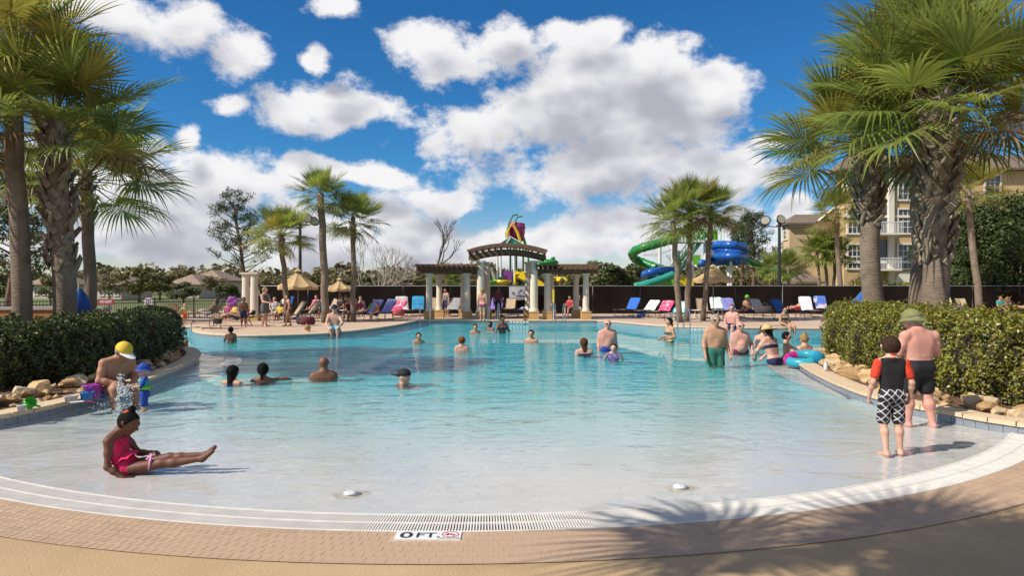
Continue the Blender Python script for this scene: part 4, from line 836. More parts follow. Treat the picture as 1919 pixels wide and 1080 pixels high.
# ---------------------------------------------------------------- water playground
def paint(n, c): return mat(n, c, .3, vscale=3, var=.12, coat=.3)
P_g = paint('lime_green_paint',(.14,.42,.03)); P_dg = paint('deep_green_paint',(.02,.22,.05)); P_y = paint('yellow_paint',(.72,.50,.02)); P_w = paint('white_paint',(.74,.74,.74)); P_m = paint('magenta_paint',(.46,.025,.14)); P_o = paint('orange_paint',(.70,.26,.03)); P_b = paint('slide_blue',(.012,.10,.42)); P_pu = paint('purple_paint',(.2,.05,.28)); P_t = paint('teal_green_paint',(.03,.30,.22))
def playground():
    Y = 62; o = Vector((at(960,540,Y).x, Y, 0)); root = empty('splash_tower', o, 0, 'splash tower with a magenta tipping bucket above a green gabled roof', 'play tower'); q = lambda px, py: at(px, py, Y)-o
    # tipping bucket and its cradle
    c = q(969,436); b = MB(); b.lathe([(.38,-.95),(.62,-.7),(.74,0),(.70,.75),(.66,.9),(.60,.88),(.62,.0),(.3,-.85)], 20); bu = b.build('bucket', P_m, root, True, loc=c, rot=(.05,.10,0))
    b = MB(); b.lathe([(.745,.42),(.76,.45),(.76,.55),(.735,.58)], 20, cap=False); b.build('bucket_band', P_pu, bu)
    for px0, dy in ((957,-.9),(966,.5)):
        b = MB(); b.tube([q(px0-6,463)+Vector((0,dy,0)), q(px0-8,440)+Vector((0,dy,0)), q(px0-2,420)+Vector((0,dy,0)), q(px0+4,406)+Vector((0,dy,0)), q(px0+14,404)+Vector((0,dy,0))], .075, 7); b.build('cradle_arm', P_dg, root)
        b = MB(); b.tube([q(px0-8,458)+Vector((.1,dy-.05,0)), q(px0-7,436)+Vector((.1,dy-.05,0)), q(px0+2,420)+Vector((.1,dy-.05,0)), q(px0+12,440)+Vector((.1,dy-.05,0)), q(px0+18,460)+Vector((.1,dy-.05,0))], .09, 6, flat=1.6); b.build('cradle_hoop', P_y if dy < 0 else P_g, root)
    b = MB(); b.tube([q(950,450)+Vector((0,-.7,0)), q(956,425)+Vector((0,-.7,0))], .35, 8, flat=.25); b.build('side_panel', P_o, root)
    # gabled roof
    A = q(957,446); L_ = q(929,464); R_ = q(986,463); D = Vector((0,1.6,0))
    for nm, p in (('roof_slope', L_), ('roof_slope', R_)): b = MB(); b.sheet([[A-D, A+D], [p-D, p+D]]); b.sheet([[A-D-Vector((0,0,.06)), A+D-Vector((0,0,.06))], [p-D-Vector((0,0,.06)), p+D-Vector((0,0,.06))]]); b.build(nm, P_dg, root)
    b = MB(); b.add([A-D*.98, L_-D*.98, R_-D*.98], [(0,1,2)]); b.build('gable', P_t, root); b = MB(); b.tube([L_-D*1.03, A-D*1.03, R_-D*1.03], .06, 5); b.tube([q(950,458)-D*1.04, q(957,449)-D*1.04], .05, 4); b.build('gable_trim', P_w, root)
    b = MB(); b.box(q(975,463)-D*.8, (1.2,.2,.3)); b.build('sign_board', P_y, root)
    for i, (px, m) in enumerate([(933,P_w),(939,P_w),(957,P_dg),(964,P_w),(968,P_dg),(981,P_g),(990,P_dg)]):
        for dy in (-1.2,): b = MB(); p = q(px,464); b.tube([(p.x,dy+.5*(i % 3),0),(p.x,dy+.5*(i % 3),p.z-.05)], .09, 8); b.build('post', m, root)
    b = MB(); z = q(960,521).z; b.box((-.1,0,z), (3.4,2.4,.14)); b.build('platform', P_t, root)
    p = q(952,522); b = MB(); b.box((p.x,-1.3,p.z), (.75,.06,1.3)); b.build('panel', P_pu, root)
    # yellow slide
    pts = [q(966,517)+Vector((0,-1.3,0)), q(978,522)+Vector((0,-1.5,0)), q(994,529)+Vector((0,-1.8,0)), q(1012,537)+Vector((0,-2,0)), q(1022,546)+Vector((0,-2.1,0))]; b = MB(); prof = [(-.55,.45),(-.5,-.05),(.0,-.2),(.5,-.05),(.55,.45)]
    b.sheet([[pp+Vector((0, a, c_)) for a, c_ in prof] for pp in catmull(pts, 4)]); b.sheet([[pp+Vector((0, a*1.1, c_-.06)) for a, c_ in prof] for pp in catmull(pts, 4)]); b.build('slide_chute', P_y, root)
    b = MB(); p = q(976,517); b.tube([(p.x-.5,-1.9,p.z-.9),(p.x-.5,-1.9,p.z+.1),(p.x+.5,-1.9,p.z+.25),(p.x+1.0,-1.9,p.z+.1)], .14, 6); b.build('slide_hood', P_y, root)
    def toy(name, label, px, py0, py1, m, kind, lean=0):
        a = at(px, py0, Y-2); g = Vector((a.x+lean, Y-2, 0)); t = empty(name, g, 0, label, 'water toy', 'water play spouts'); h = a.z; b = MB()
        b.tube([(0,0,0),(0,0,h*.55),(-lean*.35,0,h*.85),(-lean,0,h)], [.13,.11,.09,.07], 8); b.build('stem', P_w if kind != 'flower' else P_y, t)
        b = MB()
        if kind == 'leaf':
            P = [[Vector((-lean+x, y*(1-abs(x)/1.1)*1.2, h+.25-.35*abs(x+.2)+.1*abs(y))) for y in (-.5,0,.5)] for x in np.linspace(-.85,.75,9)]; b.sheet(P); b.sheet([[v-Vector((0,0,.05)) for v in r] for r in P])
        elif kind == 'flower':
            for k in range(7): 
                u = 2*PI*k/7; e = Vector((math.cos(u), math.sin(u), 0)); s = Vector((-math.sin(u), math.cos(u), 0)); c0 = Vector((-lean,0,h)); b.sheet([[c0-s*.1, c0+s*.1], [c0+e*.5-s*.28+Vector((0,0,.14)), c0+e*.5+s*.28+Vector((0,0,.14))], [c0+e*.95-s*.1-Vector((0,0,.25)), c0+e*.95+s*.1-Vector((0,0,.25))]])
        elif kind == 'bowl': b.lathe([(.12,-.25),(.6,-.1),(.8,.22),(.75,.22),(.55,-.02),(0,-.12)], 14, c=(-lean,0,h))
        else:
            b.lathe([(0,-.25),(.75,-.2),(.95,0),(.7,.22),(0,.3)], 14, c=(-lean,0,h)); b.lathe([(0,.2),(.2,.28),(.2,.42),(0,.5)], 8, c=(-lean-.4,-.3,h)); b.lathe([(0,.2),(.2,.28),(.2,.42),(0,.5)], 8, c=(-lean+.4,-.3,h))
        b.build('head', m, t, True)
    toy('leaf_spout','green leaf spout on a curved white stem seen through the arch',912,496,537,P_g,'leaf',.8); toy('flower_spout','yellow flower spout seen under the right pergola wing',1049,522,537,P_y,'flower'); toy('bowl_spout','green bowl spout low beside the left arch column',917,531,540,P_g,'bowl'); toy('bowl_spout','yellow bowl spout low under the arch',943,530,540,P_y,'bowl'); toy('frog_spout','green frog shaped spout above the right pergola wing',1028,492,537,P_dg,'frog')
playground()
def slides():
    Y = 64; root = empty('slide_tower', (at(1262,540,Y).x, Y, 0), 0, 'white slide tower with lime green panels and stairs', 'slide tower'); o = root.location; q = lambda px, py, dy=0: at(px, py, Y+dy)-o
    for px, py in ((1237,458),(1262,462),(1272,470),(1298,480),(1322,455),(1325,480),(1366,500),(1370,490)):
        for dy in ((0,) if px in (1237,1366) else (0,2.2)): p = q(px,py,dy); b = MB(); b.tube([(p.x,p.y,0),(p.x,p.y,p.z)], .16, 8); b.build('post', P_w, root)
    for (x0,x1,y0,y1,m) in ((1240,1268,520,536,P_g),(1253,1266,437,452,P_g),(1300,1313,478,496,P_g),(1334,1344,432,450,P_g),(1272,1300,520,536,P_y)):
        a, c = q(x0,y0,-.4), q(x1,y1,-.4); b = MB(); b.box((a+c)/2, (abs(c.x-a.x),.12,abs(a.z-c.z))); b.build('panel', m, root)
    for (x0,y0,x1,y1) in ((1253,520,1318,430),(1262,523,1326,436)):
        b = MB(); a, c = q(x0,y0,.2), q(x1,y1,.2); b.bar(a, c, .9, .22); b.build('stair_flight', P_t, root)
        b = MB(); b.bar(a+Vector((0,-.5,.9)), c+Vector((0,-.5,.9)), .08); b.bar(a+Vector((0,-.5,.45)), c+Vector((0,-.5,.45)), .05)
        for t in np.linspace(0,1,12): p = a.lerp(c, t); b.bar(p+Vector((0,-.5,0)), p+Vector((0,-.5,.9)), .05)
        b.build('handrail', P_g, root)
    a, c = q(1250,455,.5), q(1345,452,.5); b = MB(); b.box((a+c)/2, (c.x-a.x,2.2,.18)); b.build('platform', P_w, root); b = MB()
    for t in np.linspace(0,1,16): p = a.lerp(c, t)+Vector((0,-1.1,0)); b.bar(p, p+Vector((0,0,1.0)), .06)
    b.bar(a+Vector((0,-1.1,1)), c+Vector((0,-1.1,1)), .08); b.build('railing', P_g, root)
    for (x0,y0,x1,y1) in ((1206,478,1237,478),(1237,476,1265,466),(1250,478,1270,500)): b = MB(); b.bar(q(x0,y0,1), q(x1,y1,1), .2); b.build('strut', P_w, root)
    def tube_slide(nm, label, pts, r, m, rings=True):
        P = catmull([at(a, b_, Y+dy) for a, b_, dy in pts], 7); o2 = Vector((P[0].x, P[0].y, 0)); t = empty(nm, o2, 0, label, 'water slide', 'tube slides'); b = MB(); b.tube([p-o2 for p in P], r, 14); b.build('tube', m, t, True)
        for i in range(4, len(P)-2, 5):
            d = (P[i+1]-P[i-1]).normalized(); b = MB(); b.tube([P[i]-o2-d*.06, P[i]-o2+d*.06], r*1.09, 14); b.build('flange', m, t)
    tube_slide('tube_slide','green tube slide bending back at the left of the slide tower',[(1270,448,0),(1250,452,-1),(1225,459,-1.5),(1200,466,-1),(1186,475,1),(1192,486,3),(1215,496,2.5),(1240,505,1.5),(1256,511,.5)],.41,P_dg)
    tube_slide('tube_slide','blue tube slide looping at the right of the slide tower',[(1330,462,0),(1350,459,-1),(1375,460,-2),(1396,464,-.5),(1392,470,2),(1365,471,4),(1340,474,4),(1336,480,2),(1352,480,-1),(1378,481,-2),(1397,483,-.5),(1390,489,1),(1362,490,2),(1335,492,1),(1312,494,-.5)],.37,P_b)
    tube_slide('tube_slide','lower blue tube loop at the left foot of the slide tower',[(1262,506,0),(1240,508,-.5),(1218,511,-1),(1208,517,1),(1216,523,2.5),(1232,523,2),(1246,520,.5)],.36,P_b)
    tube_slide('tube_slide','dark green flume running down to the kiosk on the right',[(1395,488,3),(1412,492,2),(1440,505,2),(1470,518,2),(1500,527,2),(1515,534,2)],.36,P_dg)
    tube_slide('tube_slide','green runout flume low left of the slide tower',[(1262,515,-1),(1240,524,-1.5),(1215,532,-2),(1190,538,-2)],.36,P_t)
slides()
# ---------------------------------------------------------------- buildings
M_stuc = mat('tan_stucco', (.60,.45,.28), .85, vscale=.4, col2=(.52,.38,.23), bump=.15, bscale=20); M_stuc2 = mat('ochre_stucco', (.60,.42,.22), .85, vscale=.4, col2=(.52,.36,.185), bump=.15, bscale=20)
M_trim = mat('cream_trim', (.74,.68,.58), .7); M_glass = mat('window_glass', (.05,.065,.08), .06, spec=.8); M_shing = mat('brown_shingle', (.15,.11,.085), .9, vscale=3, col2=(.2,.15,.12), bump=.4, bscale=20); M_shing2 = mat('tan_tile_roof', (.30,.22,.16), .9, vscale=2, col2=(.24,.175,.13), bump=.3, bscale=8)
def window(parent, c, w, h, face, panes=(3,4)):
    """face: outward unit vector in plan"""
    f = Vector((face[0], face[1], 0)); s = Vector((-f.y, f.x, 0)); rz = math.atan2(s.y, s.x); c = Vector(c)
    b = MB(); g = .14
    for sx in (-1,1): b.box(c+s*sx*(w/2+g/2)+f*.05, (g,.12,h+2*g), rz)
    for sz in (-1,1): b.box(c+Vector((0,0,sz*(h/2+g/2)))+f*.052, (w+2*g+.12*(sz < 0),.14,g), rz)
    wd = b.build('window', M_trim, parent)
    b = MB(); b.box(c+f*.005, (w,.02,h), rz); b.build('pane', M_glass, wd)
    b = MB()
    for i in range(1, panes[0]): b.box(c+s*(-w/2+w*i/panes[0])+f*.025, (.045,.03,h), rz)
    for j in range(1, panes[1]): b.box(c+Vector((0,0,-h/2+h*j/panes[1]))+f*.027, (w,.03,.045 if j != panes[1]//2 else .09), rz)
    b.build('muntins', M_trim, wd)
def block(root, x0, x1, y0, y1, h, m, nm='wall'):
    b = MB(); b.box(((x0+x1)/2,(y0+y1)/2,h/2), (x1-x0,y1-y0,h)); b.build(nm, m, root)
def hip(root, x0, x1, y0, y1, z, rise, ov=.6, m=None, nm='roof'):
    x0 -= ov; x1 += ov; y0 -= ov; y1 += ov; d = min(x1-x0, y1-y0)/2; b = MB(); mx, my = (x0+x1)/2, (y0+y1)/2
    r0, r1 = ((x0+d,my),(x1-d,my)) if x1-x0 >= y1-y0 else ((mx,y0+d),(mx,y1-d))
    V = [(x0,y0,z),(x1,y0,z),(x1,y1,z),(x0,y1,z),(*r0,z+rise),(*r1,z+rise),(x0,y0,z-.18),(x1,y0,z-.18),(x1,y1,z-.18),(x0,y1,z-.18)]
    fs = [(0,1,5,4),(1,2,5),(2,3,4,5),(3,0,4)] if x1-x0 >= y1-y0 else [(0,1,4),(1,2,5,4),(2,3,5),(3,0,4,5)]
    b.add(V, fs+[(0,6,7,1),(1,7,8,2),(2,8,9,3),(3,9,6,0),(6,9,8,7)]); b.build(nm, m or M_shing, root)
def apartment():
    Y = 74; x0 = at(1480,540,Y).x; x1 = at(1618,540,Y).x; h = at(0,420,Y).z; root = empty('apartment_block', ((x0+x1)/2, Y, 0), 0, 'tan three-storey apartment block with a brown roof right of the lamp post', 'building', 'apartment blocks'); w = (x1-x0)/2
    block(root, -w, w, 0, 2.0, h, M_stuc); hip(root, -w, w, 0, 2.0, h+.1, 1.05, .5)
    # projecting bay with gable
    bx0, bx1 = at(1532,0,Y).x-root.location.x, at(1575,0,Y).x-root.location.x; block(root, bx0, bx1, -.9, .5, h+.2, M_stuc2, 'bay'); b = MB(); mx = (bx0+bx1)/2; z = h+.2
    b.add([(bx0-.4,-1.2,z),(bx1+.4,-1.2,z),(mx,-1.2,z+1.4),(bx0-.4,3,z),(bx1+.4,3,z),(mx,3,z+1.4)], [(0,1,2),(0,2,5,3),(1,4,5,2)]) if False else b.add([(bx0-.4,-1.2,z),(bx1+.4,-1.2,z),(mx,-1.2,z+1.4),(bx0-.4,1.2,z),(bx1+.4,1.2,z),(mx,1.2,z+1.4)], [(0,1,2),(0,2,5,3),(1,4,5,2)]); g = b.build('gable', M_shing, root); b = MB(); b.add([(bx0,-1.23,z),(bx1,-1.23,z),(mx,-1.23,z+1.1)], [(0,1,2)]); b.build('gable_face', M_stuc2, g)
    b = MB(); b.tube([(bx0-.45,-1.26,z),(mx,-1.26,z+1.42),(bx1+.45,-1.26,z)], .12, 4); b.build('gable_trim', M_trim, g)
    window(root, (mx-.1,-.9,at(0,424,Y).z), 1.6, 2.0, (0,-1), (2,2))
    # receding left side: wall with stacked windows
    for py in (432,484,520): window(root, (-w, 1.05, at(0,py,75).z), .85, 1.9, (-1,0), (2,4))
    b = MB(); b.box((0,-.05,h-.15), (2*w+.2,.3,.3)); b.build('cornice', M_trim, root)
    # nearer wing
    Y2 = 60; X0 = at(1582,540,Y2).x; X1 = at(1990,540,Y2).x; h2 = at(0,318,Y2).z; r2 = empty('apartment_block', ((X0+X1)/2, Y2, 0), 0, 'taller ochre apartment wing with white framed windows behind the right palms', 'building', 'apartment blocks'); w2 = (X1-X0)/2; cx = r2.location.x
    block(r2, -w2, w2, 0, 1.6, h2, M_stuc2); hip(r2, -w2, w2, 0, 1.6, h2+.1, 1.3, .6)
    for px in (1602,1697,1760,1860):
        for py in (481,415,352): window(r2, (at(px,0,Y2).x-cx, 0, at(0,py,Y2).z), 1.25 if px != 1602 else 1.15, 2.05, (0,-1), (3,4))
    for px in (1642,):
        for py in (478,412): 
            c = Vector((at(px,0,Y2).x-cx, 0, at(0,py,Y2).z)); b = MB(); b.box(c+Vector((0,-.02,0)), (2.2,.05,2.6)); b.build('balcony_door', M_glass, r2); b = MB(); z = c.z-1.35; b.box((c.x,-.8,z), (2.8,1.6,.16)); bal = b.build('balcony', M_trim, r2)
            b = MB(); b.bar((c.x-1.4,-1.58,z+1.0),(c.x+1.4,-1.58,z+1.0), .07)
            for t in np.linspace(-1.35,1.35,22): b.box((c.x+t,-1.58,z+.52), (.03,.03,.95))
            b.build('railing', P_w, bal)
    for px in (1668,): b = MB(); x = at(px,0,Y2).x-cx; b.box((x,-.14,h2/2), (.5,.3,h2)); b.build('pilaster', M_trim, r2)
    for px in (1697,1760): b = MB(); x = at(px,0,Y2).x-cx; b.lathe([(0,0),(.95,0)], 14, ang=PI, cap=False); o_ = b.build('arch_trim', M_trim, r2, loc=(x,-.06,at(0,530,Y2).z), rot=(PI/2,0,0))
    for z in (h2*.33, h2*.66): b = MB(); b.box((0,-.05,z), (2*w2+.1,.16,.22)); b.build('string_course', M_trim, r2)
apartment()
def kiosk():
    Y = 58; c = at(1517,540,Y); root = empty('kiosk', (c.x, Y, 0), 0, 'small kiosk with a hipped brown roof before the apartment block', 'building'); block(root, -1.0, 1.0, 0, 2, 2.2, M_stuc2); hip(root, -1.0, 1.0, 0, 2, 2.25, .75, .35, M_shing); b = MB(); b.box((-.2,-.03,1.3), (.9,.05,1.1)); b.build('hatch', M_trim, root)
kiosk()
def house(px, Y, wpx, wall_py, roof_py, label, m=M_stuc):
    c = at(px, 540, Y); w = wpx/F*Y/2; root = empty('house', (c.x, Y, -.03), 0, label, 'house', 'tiled houses across the lake'); h = at(0,wall_py,Y).z+.03; block(root, -w, w, 0, 9, h, m); hip(root, -w, w, 0, 9, h+.05, at(0,roof_py,Y).z-h, .7, M_shing2)
    for i in range(3): window(root, (-w*.6+w*.6*i, 0, h*.55), w*.22, 1.2, (0,-1), (2,2))
M_hw = mat('pale_house_wall', (.55,.47,.40), .85, var=.1)
house(385,118,62,526,506,'pale two-storey house with a tan roof beside the left pine',M_hw); house(348,110,50,533,514,'low pale house with a tan roof in front of the two-storey one',M_hw); house(205,105,46,534,518,'low house half hidden by trees right of the slender palm',M_hw); house(82,112,44,533,515,'house glimpsed between the two leftmost palm trunks',M_hw); house(540,125,40,530,515,'small far house behind the short full palm',M_hw); house(745,120,60,532,519,'low far house between the bare tree and the terrace palms',M_hw); house(1095,125,50,532,519,'low far house behind the right pergola end',M_hw)
# ================================================================ loungers, towels, terrace clutter
M_sling = mat('tan_sling', (.46,.35,.23), .8, vscale=12, col2=(.40,.30,.19), bump=.2, bscale=80); M_frame = mat('bronze_frame', (.075,.055,.045), .5, metal=.3)
def stripes(name, c1, c2, scale=14, axis='X', dist=0, c3=None):
    if name in MATS: return MATS[name]
    m = mat(name, c1, .9, bump=.4, bscale=150); nt = m.node_tree; N = nt.nodes; L = nt.links; w = N.new('ShaderNodeTexWave'); w.bands_direction = axis; w.inputs['Scale'].default_value = scale; w.inputs['Distortion'].default_value = dist; w.inputs['Detail'].default_value = 2
    tc = N.new('ShaderNodeTexCoord'); L.new(tc.outputs['Object'], w.inputs[0]); r = N.new('ShaderNodeValToRGB'); r.color_ramp.interpolation = 'CONSTANT'; e = r.color_ramp.elements; e[0].color = (*c1,1); e[1].color = (*c2,1); e[1].position = .5
    if c3: q = e.new(.78); q.color = (*c3,1)
    L.new(w.outputs[0], r.inputs[0]); L.new(r.outputs[0], N['Principled BSDF'].inputs[0]); return m
def blotch(name, cs, scale=6):
    if name in MATS: return MATS[name]
    m = mat(name, cs[0], .9, bump=.4, bscale=150); nt = m.node_tree; N = nt.nodes; L = nt.links; v = N.new('ShaderNodeTexVoronoi'); v.inputs['Scale'].default_value = scale; n = N.new('ShaderNodeTexNoise'); n.inputs['Scale'].default_value = scale; tc = N.new('ShaderNodeTexCoord')
    L.new(tc.outputs['Object'], n.inputs[0]); mx = N.new('ShaderNodeMix'); mx.data_type = 'RGBA'; mx.inputs[0].default_value = .25; L.new(tc.outputs['Object'], mx.inputs[6]); L.new(n.outputs[1], mx.inputs[7]); L.new(mx.outputs[2], v.inputs['Vector'])
    s = N.new('ShaderNodeSeparateColor'); L.new(v.outputs['Color'], s.inputs[0]); r = N.new('ShaderNodeValToRGB'); r.color_ramp.interpolation = 'CONSTANT'; e = r.color_ramp.elements; e[0].color = (*cs[0],1); e[1].color = (*cs[1],1); e[1].position = .4
    for i, c in enumerate(cs[2:]): q = e.new(.6+.2*i); q.color = (*c,1)
    L.new(s.outputs[0], r.inputs[0]); L.new(r.outputs[0], N['Principled BSDF'].inputs[0]); return m
def lounger_proto(ang):
    """foot towards -Y, head towards +Y; hinge at y=.25"""
    root = empty('sun_lounger'); a = R(ang); hz = .37; hy = .28; bl = .76; top = Vector((0, hy+bl*math.cos(a), hz+bl*math.sin(a)))
    b = MB(); P = [[Vector((x, y, hz+.012-.03*math.cos(x*4.2)*(1 if True else 0))) for x in np.linspace(-.29,.29,5)] for y in np.linspace(-1.05,hy,8)]; b.sheet(P); b.sheet([[p-Vector((0,0,.012)) for p in r][::-1] for r in P]); b.build('seat_sling', M_sling, root, True)
    n = Vector((0,-math.sin(a), math.cos(a))); P = [[Vector((x, hy, hz))+(top-Vector((0,hy,hz)))*t+n*(.012-.03*math.cos(x*4.2)) for x in np.linspace(-.29,.29,5)] for t in np.linspace(.02,1,6)]; b = MB(); b.sheet(P); b.sheet([[p-n*.012 for p in r][::-1] for r in P]); b.build('back_sling', M_sling, root, True)
    b = MB()
    for s in (-1,1): b.tube([(s*.31,-1.08,hz),(s*.31,hy,hz),(s*.31,.62,hz)], .018, 6); 
    b.tube([(-.31,-1.08,hz),(.31,-1.08,hz)], .018, 6); b.tube([(-.31,.62,hz),(.31,.62,hz)], .016, 6); b.build('frame', M_frame, root)
    b = MB()
    for s in (-1,1): b.tube([(s*.30,hy,hz), Vector((s*.30,0,0))+top], .016, 6); b.tube([(s*.27,.60,hz), Vector((s*.27,0,0))+Vector((0,hy,hz)).lerp(top,.55)], .01, 4)
    b.tube([Vector((-.30,0,0))+top, Vector((.30,0,0))+top], .016, 6); b.build('back_frame', M_frame, root)
    for s in (-1,1):
        for y, lean in ((-.85,-.10),(.42,.10)): b = MB(); b.tube([(s*.31,y,hz),(s*.31,y+lean*.3,.15),(s*.31,y+lean,.0)], .016, 6); b.build('leg', M_frame, root)
    for y in (-.95,.52): b = MB(); b.tube([(-.31,y,.015),(.31,y,.015)], .013, 5); b.build('foot_rail', M_frame, root)
    return root
LP = {a: lounger_proto(a) for a in (8,42,55,68)}; LUSED = {a: False for a in LP}
def lounger(px, py, rz, ang, label, towel=None, tl=None, full=False):
    p = gp(px, py, DZ)
    if not LUSED[ang]: o = LP[ang]; LUSED[ang] = True
    else: o = copy_tree(LP[ang])
    o.location = p; o.rotation_euler = (0,0,R(rz)); tag(o, label, 'lounger', 'sun loungers on the terrace')
    if towel:
        a = R(ang); hz, hy, bl = .40, .26, .80; n = Vector((0,-math.sin(a), math.cos(a))); t0 = Vector((0,hy,hz)); d = Vector((0, math.cos(a), math.sin(a))); rn = random.Random(px); b = MB(); P = []
        prof = ([t0+d*0+Vector((0,-.95,0)), t0+Vector((0,-.5,0)), t0+Vector((0,-.12,0))] if full else [t0+Vector((0,-.25,0)), t0+Vector((0,-.1,.0))])+[t0+d*bl*t+n*.012 for t in (.08,.3,.55,.8,1.0)]+[t0+d*(bl+.015)-n*.03, t0+d*(bl-.10)-n*.05, t0+d*(bl-.35)-n*.05+Vector((0,.03,0))]
        sk = rn.uniform(-.05,.05)
        for i, q in enumerate(prof): P.append([q+Vector((x*(1.06)+sk*(i/len(prof)), 0, -.05*max(0, abs(x)-.29)*6))+n*.012*math.sin(x*15+i*.8+px)-Vector((0,0,.02*max(0, abs(x)-.28)/.05)) for x in np.linspace(-.335,.335,9)])
        b.sheet(P); me = b.mesh('beach_towel', towel, True); tw = link('beach_towel', me, None, p, (0,0,R(rz))); tag(tw, tl, 'towel', 'towels on the loungers')
T = dict(
 aqua=mat('aqua_towel',(.36,.58,.58),.9,var=.15,bump=.4,bscale=120), lilac=blotch('lilac_towel',[(.34,.34,.66),(.42,.42,.72),(.3,.3,.6)],10), redw=mat('white_red_towel',(.70,.62,.62),.9,var=.1), turq=stripes('turquoise_blue_towel',(.03,.30,.55),(.10,.52,.66),1.6,'Z',.6,(.02,.14,.45)),
 dark=stripes('navy_striped_towel',(.03,.05,.11),(.55,.52,.46),5,'X'), lav=mat('lavender_towel',(.50,.46,.66),.9,var=.12), blue=stripes('blue_striped_towel',(.015,.06,.36),(.05,.20,.60),5,'X',.3), mint=blotch('mint_leaf_towel',[(.66,.72,.66),(.40,.60,.50),(.74,.76,.72)],9), pink=blotch('pink_floral_towel',[(.66,.06,.16),(.72,.18,.24),(.74,.44,.46),(.6,.05,.2)],10),
 aqua2=blotch('aqua_palm_towel',[(.30,.62,.64),(.42,.70,.68),(.55,.62,.5)],7), peri=mat('periwinkle_towel',(.24,.25,.56),.9,var=.12,bump=.3,bscale=100), grey=mat('grey_towel',(.42,.38,.37),.9,var=.12,bump=.3,bscale=100), navy=mat('deep_blue_towel',(.015,.09,.28),.9,var=.2,bump=.3,bscale=100), white=mat('white_towel',(.80,.78,.80),.9,var=.06,bump=.3,bscale=100), multi=blotch('blue_pink_towel',[(.08,.18,.55),(.55,.12,.25),(.5,.5,.55)],5),
 yell=stripes('yellow_white_towel',(.74,.62,.22),(.76,.72,.56),4,'X',.4), purp=stripes('purple_striped_towel',(.16,.08,.42),(.30,.22,.58),9,'X',.4), cream=mat('cream_towel',(.70,.62,.42),.9,var=.1))
LG = [(392,601,-92,55,'lounger with a pale aqua towel by the iron fence on the left','aqua','pale aqua towel over the lounger by the iron fence'),
 (352,603,150,42,'tan lounger turned away behind the toddler on the left',None,None),
 (385,616,-104,8,'flat lounger lying nearest the left pool lip',None,None), (446,611,-82,8,'flat lounger a sunbather lies on beside the boy in dark trunks',None,None),
 (545,604,-48,55,'tan lounger right of the standing woman in the grey dress',None,None), (573,603,-46,55,'tan lounger with a bag of towels behind the strolling girl',None,None),
 (592,592,-30,55,'tan lounger of the woman in the pink top',None,None), (618,591,-28,55,'tan lounger behind the man on the pool lip',None,None),
 (688,602,-44,55,'lounger with the left lilac towel','lilac','left lilac towel of the pair on the left terrace'), (716,600,-38,55,'lounger with the right lilac towel','lilac','right lilac towel of the pair on the left terrace'),
 (756,593,18,68,'lounger with a white towel and a red bag left of the pergola','redw','white towel on the lounger left of the pergola'), (783,592,4,68,'lounger with a turquoise blue towel at the left pergola column','turq','turquoise and blue towel at the left pergola column'),
 (814,592,-6,68,'bare tan lounger behind the left pergola column',None,None), (846,593,-16,55,'lounger with a navy striped towel under the left pergola wing','dark','navy striped towel under the left pergola wing'),
 (955,590,-10,55,'bare lounger under the banner',None,None), (974,594,-22,8,'low lounger with a lavender towel under the arch','lav','lavender towel on the low lounger under the arch'), (1076,588,12,55,'tan lounger under the right pergola wing',None,None),
 (1178,592,-46,55,'lounger with a blue striped towel nearest the pergola on the right','blue','blue striped towel on the right terrace'), (1212,594,-44,42,'lounger with a mint leaf-patterned towel','mint','mint leaf-patterned towel left of the pink one'), (1240,596,-40,42,'lounger with a pink floral towel','pink','pink floral towel on the right terrace'),
 (1270,600,-36,42,'lounger with an aqua palm-patterned towel by the pool ladder','aqua2','aqua patterned towel by the pool ladder'), (1320,596,0,68,'bare brown lounger left of the periwinkle towel',None,None), (1372,594,6,55,'lounger with a periwinkle towel under the right parasol','peri','periwinkle towel under the right parasol'),
 (1434,600,24,55,'lounger with a grey towel right of the man in the lime cap','grey','grey towel with a dark bag right of the lime cap'), (1474,600,26,55,'lounger with a deep blue towel','navy','deep blue towel on the right terrace'), (1452,587,10,68,'bare lounger behind the deep blue towel',None,None),
 (1518,594,4,68,'lounger with a plain white towel beside the right hedge','white','plain white towel beside the right hedge end'), (1544,590,0,68,'lounger with a blue and pink towel half hidden by the right hedge','multi','blue and pink towel half hidden by the right hedge'),
 (1664,586,-70,42,'tan lounger seen sideways between the right clump trunks',None,None), (1778,590,-12,55,'lounger with a yellow and white towel behind the right hedge','yell','yellow and white towel behind the right hedge'), (1810,590,-8,55,'bare tan lounger left of the thin pale palm',None,None), (1862,588,0,55,'lounger with a purple striped towel right of the thin pale palm','purp','purple striped towel right of the thin pale palm'), (505,600,-60,55,'tan lounger behind the woman in the grey dress','cream','cream towel behind the woman in the grey dress'), (420,598,-100,55,'lounger with a white towel between iron fence and lone columns','white','white towel between the iron fence and the lone columns'), (735,597,-30,42,'lounger with a pink towel left of the white towel and red bag','pink','pink floral towel on the left terrace'), (655,594,-20,55,'tan lounger under the flatter left parasol',None,None), (530,592,-20,68,'lounger with a deep blue towel before the short full palm','navy','deep blue towel before the short full palm'), (870,592,8,55,'bare lounger between the left pergola columns',None,None), (928,592,-14,55,'lounger with a purple striped towel left of the banner','purp','purple striped towel left of the banner'), (1345,590,-10,55,'lounger with a mint towel behind the white side table','mint','mint towel behind the white side table'), (1420,592,16,55,'bare lounger left of the grey towel',None,None),
 (1902,590,20,55,'lounger of the reader in the yellow cap at the right edge',None,None)]
for (px, py, rz, ang, lb, tk, tl) in LG: lounger(px, py, rz, ang, lb, T[tk] if tk else None, tl)
